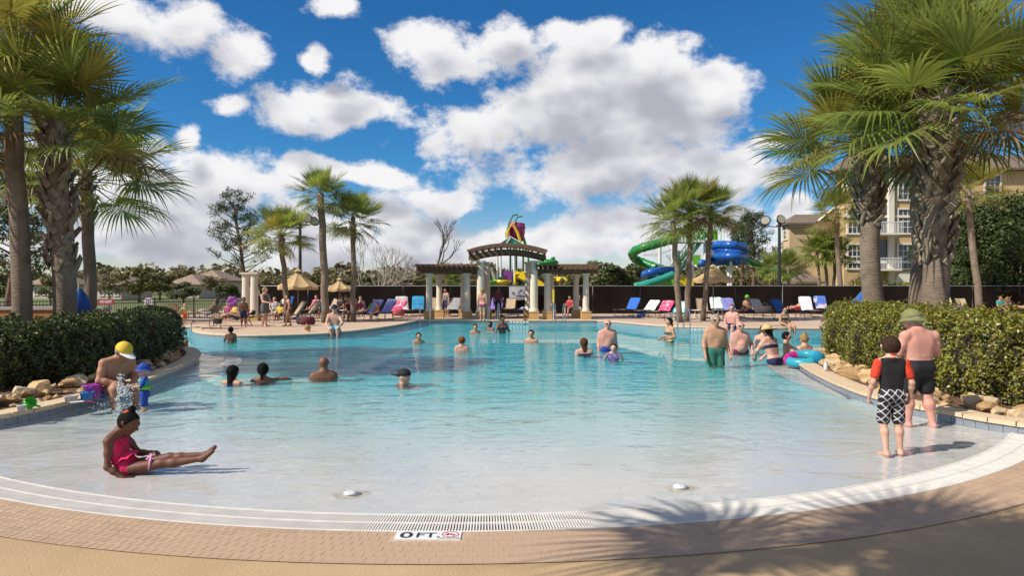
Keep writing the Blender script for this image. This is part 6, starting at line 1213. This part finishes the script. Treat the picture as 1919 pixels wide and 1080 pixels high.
# ---- man with the cap sitting on the coping, child in the blue hat before him
def seated_man():
    H = 1.66; o = V((-5.98,10.15,.135)); J = sit(72, legs='down'); 
    J = dict(pelvis=V((0,.01,.06)), waist=V((0,-.02,.14)), chest=V((0,-.075,.235)), neck=V((0,-.14,.325)), head=V((0,-.20,.385)))
    for n, s in (('L',1),('R',-1)): J['hip'+n] = V((s*.055,-.02,.055)); J['knee'+n] = V((s*.10,-.235,.075)); J['ank'+n] = V((s*.10,-.24,-.13)); J['toe'+n] = V((s*.11,-.33,-.15)); J['sh'+n] = V((s*.12,-.115,.295)); J['elb'+n] = V((s*.165,-.12,.15)); J['wri'+n] = V((s*.075,-.225,.125)); J['han'+n] = V((s*.03,-.26,.11)); J['palm'+n] = (0,0,-1)
    J['fwd'] = V((0,-1,.3))
    person('shirtless tanned man in a yellow and white cap sitting on the left coping', o, R(62), J, H, S_tan, [('shorts','shorts',mat('blue_white_print',(.02,.07,.36),.8,vscale=9,col2=(.25,.3,.5)),{'len':.85,'flare':1.15,'clip':lambda p: []})], [('short', H_grey),('cap', C_yel, 'front', C_white)], vox=.009, fingers=True, bulk=1.22, belly=.7, glasses=True, hs=1.0, face=(.0,-1,-.45))
    H = .80; p = V((-5.25,9.75,-.20)); J = stand(armL=((.15,-.06,.66),(.12,-.20,.66)), armR=((-.15,-.06,.66),(-.12,-.2,.66)))
    person('small child in a blue sun hat and teal life vest before the seated man', p, R(-58), J, H, S_fair, [('swim_shirt','tee',C_blue,{'len':1}),('trousers','shorts',C_blue,{'len':.8}),('life_vest','vest',C_teal),('vest_strap','x',C_lime,{'prims':lambda pt: infl(pt['torso'][2:4], .045), 'clip':lambda pt: [(pt['_g']['waist']+pt['_ax']*.03, pt['_ax']), (pt['_g']['waist']-pt['_ax']*.02, -pt['_ax'])]})], [('bucket', C_blue)], vox=.008, fingers=True, hs=1.42, bulk=1.12, eyes=True)
seated_man()
# ---- everyone else: (label, px, waterline or foot py, rz, pose, height, top py or None, skin, hair, clothes, extra)
def bather(label, px, py, top_py, rz, H, sk, hairs, clothes=(), arms=None, Jx=None, **kw):
    """stands or crouches in the water so that the head top lies at top_py"""
    o = gp(px, py, WZ); top = at(px, top_py, o.y).z; d = depth(o.x, o.y); hs = kw.get('hs', 1.0); need = (top+d)/H
    if need > .78: J = stand(**(arms or {})); z = top-H*(.925+.066*hs)
    else: J = sit(88, legs='fold', **(arms or {})); z = top-H*(.475+.066*hs)
    for k, v in (Jx or {}).items(): J[k] = V(v)
    return person(label, (o.x, o.y, max(z, -d-(.30 if need > .78 else .32))), R(rz), J, H, sk, clothes, hairs, group='bathers in the pool', **kw)
up_arms = dict(armL=((.20,-.06,.68),(.15,-.16,.78)), armR=((-.20,-.06,.68),(-.15,-.16,.78)))
bather('boy with green trunks and his back turned at the left pool end',433,641,614,190,1.2,S_brown,[('short',H_black)],[('trunks','shorts',C_lime)],dict(armL=((.17,-.05,.64),(.18,-.16,.72)),armR=None),hs=1.15)
bather('blond swimmer with a bun close to the left pool lip',577,627,611,120,1.6,S_fair,[('bun',H_blond)],[('top','tank',C_yel)])
bather('dark-haired girl in a blue top, leftmost of the shaded swimmers',436,718,688,165,1.45,S_olive,[('long',H_black)],[('top','tank',C_blue)],hs=1.15)
bather('dark-haired swimmer with an arm out in the palm shade',493,714,684,190,1.5,S_brown,[('pony',H_black)],[],dict(armR=((-.24,-.03,.36),(-.36,-.10,.33)),armL=((.2,-.05,.25),(.25,-.1,.2))),hs=1.1)
bather('bald broad-shouldered man with his back turned in the palm shade',607,708,671,200,1.72,S_brown,[],[],bulk=1.3)
bather('swimmer in a dark backward cap in the middle of the pool',756,718,697,70,1.5,S_fair,[('cap',C_black,'back')],[('top','tank',C_purple)],hs=1.1)
bather('girl with a raised hand left of the red-haired boy',785,641,625,20,1.35,S_olive,[('long',H_black)],[],dict(armR=((-.2,-.05,.3),(-.24,-.1,.44)),armL=None),hs=1.1)
bather('red-haired pale boy with his back turned mid pool',866,658,633,180,1.35,S_fair,[('short',H_red)],[],hs=1.12)
bather('dark-haired swimmer far out before the left arch column',891,623,609,10,1.4,S_olive,[('short',H_black)],[],hs=1.1); bather('dark-haired swimmer beside the arch ladder',919,617,604,-30,1.4,S_brown,[('long',H_black)],[],hs=1.1)
bather('woman standing waist-deep with arms bent before the arch',942,622,594,30,1.6,S_brown,[('bun',H_black)],[('top','bikini',C_navy)],dict(armL=((.17,-.02,.64),(.2,-.15,.55)),armR=((-.19,-.02,.64),(-.26,-.12,.5))),fem=.9)
bather('dark-haired swimmer right of the arch',996,639,622,-10,1.6,S_olive,[('short',H_black)],[],bulk=1.1); bather('red-haired child in teal at the far pool edge',985,606,596,60,1.2,S_fair,[('short',H_red)],[('top','tee',C_teal)],hs=1.15)
bather('woman with long auburn hair and her back turned',1095,665,636,185,1.6,S_fair,[('long',H_aub)],[('top','tank',C_navy)],hs=1.05)
bather('bald man in blue trunks and sunglasses standing in the pool',1139,657,600,8,1.76,S_pink,[],[('trunks','shorts',C_blue,{'len':.5})],bulk=1.2,belly=.5,glasses=True)
bather('boy in a dark printed swim shirt before the man in blue trunks',1150,675,646,-8,1.12,S_fair,[('short',H_brown)],[('swim_shirt','tee',mat('navy_print',(.02,.03,.10),.8,vscale=14,col2=(.3,.2,.45)))],up_arms,hs=1.2,eyes=True)
bather('dark-haired woman in a patterned bikini standing side-on by the ladder',1255,640,598,-70,1.62,S_olive,[('pony',H_black)],[('top','bikini',C_green),('briefs','briefs',C_green)],dict(armL=((.15,.03,.64),(.12,-.14,.6)),armR=((-.15,.03,.64),(-.1,-.14,.6))),fem=.95)
bather('grey-haired man in dark green trunks and sunglasses wading nearest us',1341,684,592,6,1.74,S_olive,[('short',H_grey)],[('trunks','shorts',C_green,{'len':.72,'flare':1.3})],dict(armL=((.155,.02,.63),(.175,-.03,.49)),armR=((-.155,.0,.64),(-.16,-.06,.5))),bulk=1.2,belly=.3,glasses=True,vox=.016)
bather('stout pink man in sunglasses behind the grey-haired man',1387,662,604,10,1.76,S_pink,[],[('trunks','shorts',C_mar,{'len':.6})],dict(armL=((.20,.02,.65),(.14,-.1,.56)),armR=None),bulk=1.32,belly=1.0,glasses=True,vox=.018)
bather('woman in a dark patterned swimsuit left of the straw hat',1431,653,612,150,1.66,S_pink,[('short',H_aub)],[('swimsuit','onepiece',C_grey)],bulk=1.15,fem=.8)
bather('woman in a wide straw hat and navy bikini bending forward',1452,684,613,-150,1.64,S_fair,[('long',H_brown),('straw',C_straw)],[('briefs','briefs',C_navy),('top','bikini',C_navy)],dict(lean=.10,armL=((.16,-.16,.66),(.1,-.24,.56)),armR=((-.16,-.16,.66),(-.1,-.26,.56))),fem=.9,bulk=1.1,vox=.016)
bather('black-haired boy in green shorts held by the woman in the straw hat',1474,679,624,60,1.22,S_fair,[('short',H_black)],[('shorts','shorts',C_lime,{'len':.9})],dict(armL=((.2,-.05,.72),(.3,-.12,.68)),armR=((-.2,-.05,.72),(-.28,-.12,.7))),hs=1.18)
bather('woman with a blond bun and black swimsuit beside the inflatable ring',1508,668,629,200,1.62,S_fair,[('bun',H_blond)],[('swimsuit','tank',C_black)],glasses=True,hs=1.02)
def sitter(label, px, py, rz, H, sk, hairs, clothes, th=85, legs='down', z=.115, g='people on the terrace', arms=None, dz=0, **kw):
    o = gp(px, py, z); J = sit(th, legs=legs, **(arms or {})); return person(label, (o.x, o.y, z+dz), R(rz), J, H, sk, clothes, hairs, group=g, **kw)
def stander(label, px, py, rz, H, sk, hairs, clothes, z=DZ, g='people on the terrace', arms=None, **kw):
    o = gp(px, py, z); J = stand(**(arms or {})); return person(label, (o.x, o.y, z), R(rz), J, H, sk, clothes, hairs, group=g, **kw)
sitter('man in turquoise shorts and a dark cap sitting on the left pool lip',627,622,15,1.75,S_fair,[('short',H_brown),('cap',C_navy)],[('shorts','shorts',C_turq,{'len':.8})],th=82,bulk=1.15,arms=dict(armL=((.16,-.1,.18),(.1,-.22,.12)),armR=((-.16,-.1,.18),(-.12,-.22,.1))))
sitter('pink-backed man sitting on the far right pool lip',1372,617,-30,1.72,S_pink,[('short',H_aub)],[('trunks','shorts',C_navy,{'len':.7})],bulk=1.15); sitter('dark-haired woman sitting on the pool lip behind the straw hat',1471,618,20,1.6,S_olive,[('bun',H_black)],[('top','bikini',C_black)],fem=.8)
o_ = V((-9.2,18.55,.14)); person('person in teal shorts sitting half hidden by the end of the left hedge', o_, R(60), sit(70, legs='down'), 1.6, S_tan, [('shorts','shorts',C_teal,{'len':.8}),('shirt','tee',C_teal)], [('short',H_black)], group='people on the terrace')
stander('toddler in orange shorts and green arm floats by the tan lounger',347,608,20,.92,S_fair,[('short',H_blond)],[('shorts','shorts',C_orange,{'len':.9}),('arm_floats','x',C_lime,{'prims':lambda pt: [(q[0], q[1], q[2]*1.7, q[3]*1.7) for n in 'LR' for q in pt['uarm'+n][1:]]})],hs=1.35,arms=dict(armL=((.17,-.03,.68),(.24,-.1,.62)),armR=((-.17,-.03,.68),(-.24,-.1,.62))))
stander('boy in dark trunks standing beside the flat lounger',457,614,30,1.22,S_brown,[('short',H_black)],[('trunks','shorts',C_navy,{'len':.75})],hs=1.15,arms=dict(step=.04)); stander('woman in a grey dress standing on the left terrace',497,613,70,1.66,S_fair,[('long',H_blond)],[('dress','dress',C_grey,{'len':.45})],fem=.8,arms=dict(armL=((.14,-.05,.64),(.12,-.2,.62)),armR=((-.14,-.05,.64),(-.12,-.2,.62))))
stander('girl in a dark red swimsuit strolling on the left terrace',540,612,-60,1.35,S_olive,[('pony',H_brown)],[('swimsuit','onepiece',C_mar)],hs=1.1,arms=dict(step=.09)); stander('woman in a bikini at the far pool edge before the left arch column',905,603,160,1.62,S_olive,[('long',H_blond)],[('top','bikini',C_pk2),('briefs','briefs',C_pk2)],fem=.9); stander('person in dark clothes standing under the arch',934,598,20,1.68,S_brown,[('short',H_black)],[('shirt','tee',C_mar),('shorts','shorts',C_black,{'len':.9})])
stander('woman in a black bikini standing before the screen fence',1173,588,-75,1.7,S_pink,[('bun',H_blond)],[('briefs','briefs',C_black),('top','bikini',C_black)],fem=.9,arms=dict(armL=((.14,-.03,.64),(.12,-.18,.66)),armR=((-.14,-.03,.64),(-.1,-.16,.62)))); stander('person bending by the navy striped towel under the left pergola wing',838,592,-40,1.6,S_olive,[('short',H_brown)],[('shorts','shorts',C_navy,{'len':.8}),('shirt','tank',mat('navy_stripe_shirt',(.03,.05,.1),.8,vscale=20,col2=(.3,.3,.35)))],arms=dict(lean=.05))
recl = lambda lb, px, py, rz, sk, hr_, clo, H=1.65, th=50, z=.40, **kw: sitter(lb, px, py, rz, H, sk, hr_, clo, th, 'out', DZ, dz=z-DZ, **kw)
recl('sunbather in white reclining on the lounger by the iron fence',392,601,-92,S_tan,[('short',H_brown)],[('wrap','shorts',C_white,{'len':.9})]); recl('sunbather lying flat on the lounger beside the boy in dark trunks',446,611,-82,S_tan,[('short',H_brown)],[('trunks','shorts',C_navy)],th=12); recl('woman in a pink top sitting on a tan lounger',592,592,-15,S_pink,[('bun',H_brown)],[('top','tee',C_pk2),('briefs','briefs',C_pk2)],th=80); recl('man in a lime cap sitting on a lounger under the right parasol',1402,596,-40,S_tan,[('cap',C_lime)],[('shorts','shorts',C_navy,{'len':.8})],th=95,bulk=1.2)
recl('reader in a yellow cap reclining at the far right',1902,590,20,S_pink,[('cap',C_yel)],[('shirt','tank',C_navy),('shorts','shorts',C_red)]); recl('sunburnt sunbather lying left of the plain white towel',1495,590,-60,S_pink,[('short',H_blond)],[('trunks','shorts',C_red)],th=30); recl('person lying in a lime top on the left lilac towel lounger',692,601,-44,S_fair,[('short',H_black)],[('shirt','tee',C_lime),('shorts','shorts',C_navy)],th=55)
for (lb, px, py, rz, sk, hr_, clo, H) in [('seated woman with dark hair in a rose top near the flatter left parasol',655,600,-10,S_olive,[('long',H_black)],[('top','tank',C_mar)],1.6),('seated person in a grey sun hat near the flatter left parasol',648,590,10,S_fair,[('bucket',C_grey)],[('shirt','tee',C_grey)],1.65),('seated person in a red top right of the man on the pool lip',668,601,-40,S_olive,[('short',H_black)],[('shirt','tee',C_red)],1.5),('seated person in a straw hat under the flatter left parasol',625,588,0,S_tan,[('bucket',C_straw)],[('shirt','tee',C_white)],1.7),
    ('seated person in dark blue behind the grey-dressed woman',537,598,30,S_brown,[('short',H_black)],[('shirt','tee',C_navy)],1.6),('seated child in a rose top between the loungers on the left',427,603,10,S_fair,[('long',H_blond)],[('top','tee',C_pk2)],1.2),('seated child with yellow float beside the boy in dark trunks',440,604,-20,S_fair,[('short',H_brown)],[('vest','vest',C_yel)],1.1),('seated person in turquoise beside the bare brown lounger',1318,588,-20,S_olive,[('short',H_black)],[('shirt','tee',C_turq)],1.65),('seated person in dark red behind the periwinkle towel',1392,586,0,S_tan,[('short',H_black)],[('shirt','tee',C_mar)],1.65),
    ('seated woman in black under the right pergola wing',1086,590,20,S_fair,[('long',H_black)],[('shirt','tee',C_black)],1.65),('seated person in red under the right pergola wing',1068,592,-30,S_olive,[('short',H_black)],[('shirt','tee',C_red)],1.6),('seated person in dark patterned clothes left of the banner',915,590,15,S_brown,[('short',H_black)],[('shirt','tee',C_grey)],1.65),('seated person in navy right of the left pergola wing',922,586,-25,S_brown,[('long',H_black)],[('shirt','tee',C_navy)],1.6),('seated person in a white shirt right of the grey-dressed woman',515,598,20,S_fair,[('short',H_brown)],[('shirt','tee',C_white)],1.6),('seated child in yellow left of the strolling girl',525,604,-10,S_olive,[('long',H_black)],[('shirt','tee',C_yel)],1.15),('seated woman in turquoise between two tan loungers on the left',605,597,5,S_pink,[('bun',H_blond)],[('shirt','tank',C_turq)],1.6),('seated man in black before the flatter left parasol',638,594,-25,S_tan,[('cap',C_black)],[('shirt','tee',C_black)],1.7),('seated child in orange by the right lilac towel',706,603,-50,S_fair,[('short',H_red)],[('shirt','tee',C_orange)],1.15),('seated woman in purple by the palm nearest the pergola',676,593,15,S_olive,[('long',H_brown)],[('shirt','tank',C_purple)],1.6),('seated woman in green behind the mint towel on the right',1340,586,10,S_olive,[('long',H_brown)],[('shirt','tank',C_green)],1.6),('seated woman with teal bag at the far right',1876,592,10,S_tan,[('short',H_brown)],[('shirt','tee',C_teal)],1.6)]:
    sitter(lb, px, py, rz, H, sk, hr_, list(clo)+[('shorts','shorts',C_navy,{'len':.8})], 82, 'down', DZ, dz=.38-DZ)
# ================================================================ small things
def bucket(px, py, r, h, m, label, handle=True, tilt=0):
    p = gp(px, py, .142); root = empty('toy_bucket', p, random.uniform(0,3), label, 'bucket', 'toy buckets'); root.rotation_euler = (tilt,0,root.rotation_euler.z); b = MB(); b.lathe([(r*.78,0),(r*1.0,h),(r*1.08,h),(r*1.08,h-.015),(r*.95,h-.012),(r*.74,.01),(0,.01)], 20); b.build('pail', m, root, True)
    if handle: b = MB(); b.tube([V((math.cos(a)*r*1.05, r*.55*math.sin(a)*1.2, h-.005-.05*math.sin(a))) for a in np.linspace(0,PI,11)], .005, 5); b.build('handle', mat('white_handle',(.7,.7,.72),.4), root)
plast = lambda n, c: mat('plastic_'+n, c, .3, trans=.25, coat=.2)
bucket(174,747,.125,.20,plast('magenta',(.42,.06,.42)),'magenta toy bucket on the left coping'); bucket(163,751,.085,.12,plast('sky_blue',(.05,.22,.55)),'small blue toy bucket before the magenta one',False); bucket(202,741,.135,.21,plast('cyan',(.03,.40,.48)),'cyan toy bucket beside the seated man'); bucket(41,772,.05,.085,plast('clear_white',(.6,.58,.6)),'clear plastic cup on the left coping',False); bucket(134,755,.085,.10,plast('white_print',(.62,.55,.5)),'white food tub left of the magenta bucket',False)
def scoop():
    p = gp(55,766,.15); root = empty('toy_scoop', p+V((0,0,.06)), .6, 'bright green toy scoop beside the clear cup', 'toy'); m = plast('green',(.06,.5,.03)); b = MB(); b.lathe([(.0,-.05),(.06,-.04),(.075,.02),(.07,.06),(.065,.02),(0,-.04)], 16); b.build('scoop_bowl', m, root, True, rot=(.6,.5,0)); b = MB(); b.tube([(.05,0,-.02),(.12,.02,-.05)], [.018,.014], 6); b.build('handle', m, root)
    p = gp(148,757,.15); root = empty('toy_shovel', p, .3, 'red and white toy shovel between the food tub and the blue bucket', 'toy'); b = MB(); b.tube([(-.1,0,.02),(.06,0,.03)], .012, 6); b.build('handle', mat('plastic_white',(.7,.7,.7),.4), root); b = MB(); b.sheet([[(.06,-.04,.03),(.06,.04,.03)],[(.17,-.035,.015),(.17,.035,.015)],[(.2,0,.012),(.2,0,.012)]]); b.build('blade', plast('red',(.5,.03,.03)), root)
scoop()
# inflatable ring leaning on the right planter tip
def ring():
    p = V((6.3,14.75,.19)); root = empty('swim_ring', p, -.25, 'pink and blue inflatable swim ring on the tip of the right coping', 'swim ring'); root.rotation_euler = (R(10),R(-8),-.2); root.scale = (.8,.8,.8); n = 28; cols = [plast('ring_pink',(.62,.03,.30)), plast('ring_blue',(.02,.30,.50)), plast('ring_blue2',(.04,.40,.55))]
    for k in range(4):
        b = MB(); a0, a1 = k*PI/2+1.9, (k+1)*PI/2+1.9; b.tube([V((math.cos(a)*.40, math.sin(a)*.40, 0)) for a in np.linspace(a0, a1, 10)], .13, 12, cap=False); b.build('ring_section', cols[0] if k == 0 else cols[1+k % 2], root, True)
ring()
def ball():
    p = gp(628,629,WZ); o = empty('beach_ball', p+V((0,0,.10)), 0, 'pink beach ball floating before the man on the left pool lip', 'ball')
    for k in range(6):
        b = MB(); P = [[V((math.cos(a)*math.cos(e), math.sin(a)*math.cos(e), math.sin(e)))*.24 for a in np.linspace(k*PI/3,(k+1)*PI/3,5)] for e in np.linspace(-PI/2+.01,PI/2-.01,10)]; b.sheet(P); b.build('gore', plast('ball_pink',(.68,.05,.22)) if k % 2 else plast('ball_rose',(.7,.14,.32)), o, True)
ball()
def raft(px, py, Y, rz, m1, label, z=WZ):
    p = gp(px, py, z); root = empty('pool_float', p+V((0,0,.05)), rz, label, 'float', 'pool floats')
    for i in range(5): b = MB(); b.tube([(-.8,-.28+.14*i,0),(-.7,-.28+.14*i,.02),(.7,-.28+.14*i,.02),(.8,-.28+.14*i,0)], [.04,.075,.075,.04], 8); b.build('air_chamber', m1 if i % 2 else M_white, root, True)
raft(887,604,0,0,plast('raft_blue',(.05,.12,.5)),'blue and white raft lying at the far pool edge'); raft(1895,602,0,.2,plast('raft_royal',(.02,.09,.40)),'blue float on the deck at the right edge',DZ)
# flower-shaped magenta float held up on the left terrace
b = MB(); r_ = empty('flower_float', gp(436,606,DZ)+V((0,0,1.02)), .3, 'magenta and lilac flower float above the seated children on the left', 'float'); r_.scale = (.62,.62,.62)
for k in range(6): b = MB(); a = k*PI/3; b.lathe([(0,-.05),(.16,-.04),(.19,0),(.16,.04),(0,.05)], 12, c=(0,0,0)); b.build('petal', plast('float_magenta',(.45,.06,.40)) if k % 2 else plast('float_lilac',(.42,.20,.55)), r_, True, loc=(math.cos(a)*.22,0,math.sin(a)*.22), rot=(PI/2,0,0))
# bottle standing on the right coping
p = gp(1548,695,.15); r_ = empty('bottle', p, 0, 'small white lotion bottle standing on the right coping', 'bottle'); b = MB(); b.lathe([(.035,0),(.038,.02),(.038,.12),(.02,.145),(.02,.15)], 14); b.build('bottle_body', plast('bottle_white',(.7,.7,.68)), r_, True); b = MB(); b.lathe([(.018,.15),(.018,.18),(0,.18)], 12); b.build('cap', plast('cap_white',(.72,.72,.72)), r_)
# bubbler fittings in the beach floor with their rusty halos, and the fountain jet by the child
M_rust = mat('rust_stain', (.56,.46,.30), .6, vscale=9, col2=(.84,.80,.72)); M_foam = mat('white_water', (.82,.84,.86), .25, trans=.3, spec=.6)
for i, (px, py, lb) in enumerate([(657,926,'small bubbling floor jet in front of the beach centre'),(1274,914,'small bubbling floor jet right of the beach centre')]):
    p = gp(px, py, -.014); root = empty('bubbler', p, 0, lb, 'water jet', 'bubbling floor jets'); b = MB(); rn = random.Random(i)
    P = [[V((math.cos(a)*r*1.3*(1+.2*math.sin(a*3+i)), math.sin(a)*r*(1+.25*math.sin(a*2)), -depth(p.x+math.cos(a)*r*1.3, p.y+math.sin(a)*r)-p.z+.003)) for a in np.linspace(0,2*PI,25)] for r in (.005,.06,.12)]; b.sheet(P); b.build('stain', M_rust, root)
    b = MB(); b.lathe([(.062,.0),(.052,.014),(.03,.024),(0,.026)], 16); me = b.mesh('bubble_dome', M_foam, True)
    for v in me.vertices: v.co.z *= 1+.25*math.sin(v.co.x*90)*math.cos(v.co.y*80)
    link('bubble_dome', me, root)
def droplets(name, label, pts, m, rn):
    root = empty(name, pts[0][0], 0, label, 'water jet'); o = V(pts[0][0]); b = MB()
    for c, r in pts:
        c = V(c)-o; b.lathe([(0,-r),(r*.8,-r*.5),(r,0),(r*.7,r*.6),(0,r*1.1)], 6, c=c)
    tag(b.build('droplets', m, root, True), kind='stuff'); return root
rn = random.Random(4); base = V((-5.42,9.42,WZ)); pts = []
for i in range(260):
    t = rn.random(); pts.append(((base.x+rn.gauss(0,.015)+.05*(t-.5)*t, base.y+rn.gauss(0,.015), .03+.50*t), rn.uniform(.003,.010)))
for i in range(170): a = rn.uniform(0,6.28); q = rn.uniform(0,.14); pts.append(((base.x+.10+math.cos(a)*q, base.y+math.sin(a)*.05, .30+rn.gauss(0,.05)), rn.uniform(.004,.012)))
for i in range(200): a = rn.uniform(0,6.28); q = abs(rn.gauss(0,.28)); pts.append(((base.x+math.cos(a)*q, base.y+math.sin(a)*q*.6, abs(rn.gauss(0,.09))), rn.uniform(.003,.008)))
droplets('fountain_jet', 'thin splashing water jet in front of the child in the blue hat', pts, M_foam, rn)

# sunlight refracted through the water reaches the floor and the bathers
sd.cycles.is_caustics_light = True
for o in COL.objects:
    if o.type != 'MESH': continue
    n = o.name.split('.')[0]; r = o
    while r.parent is not None: r = r.parent
    if n in ('pool_floor','pool_wall','pool_step','step_top','tile_band','stain','rail','rung') or r.name.startswith(('person','swim_ring','beach_ball')): o.cycles.is_caustics_receiver = True
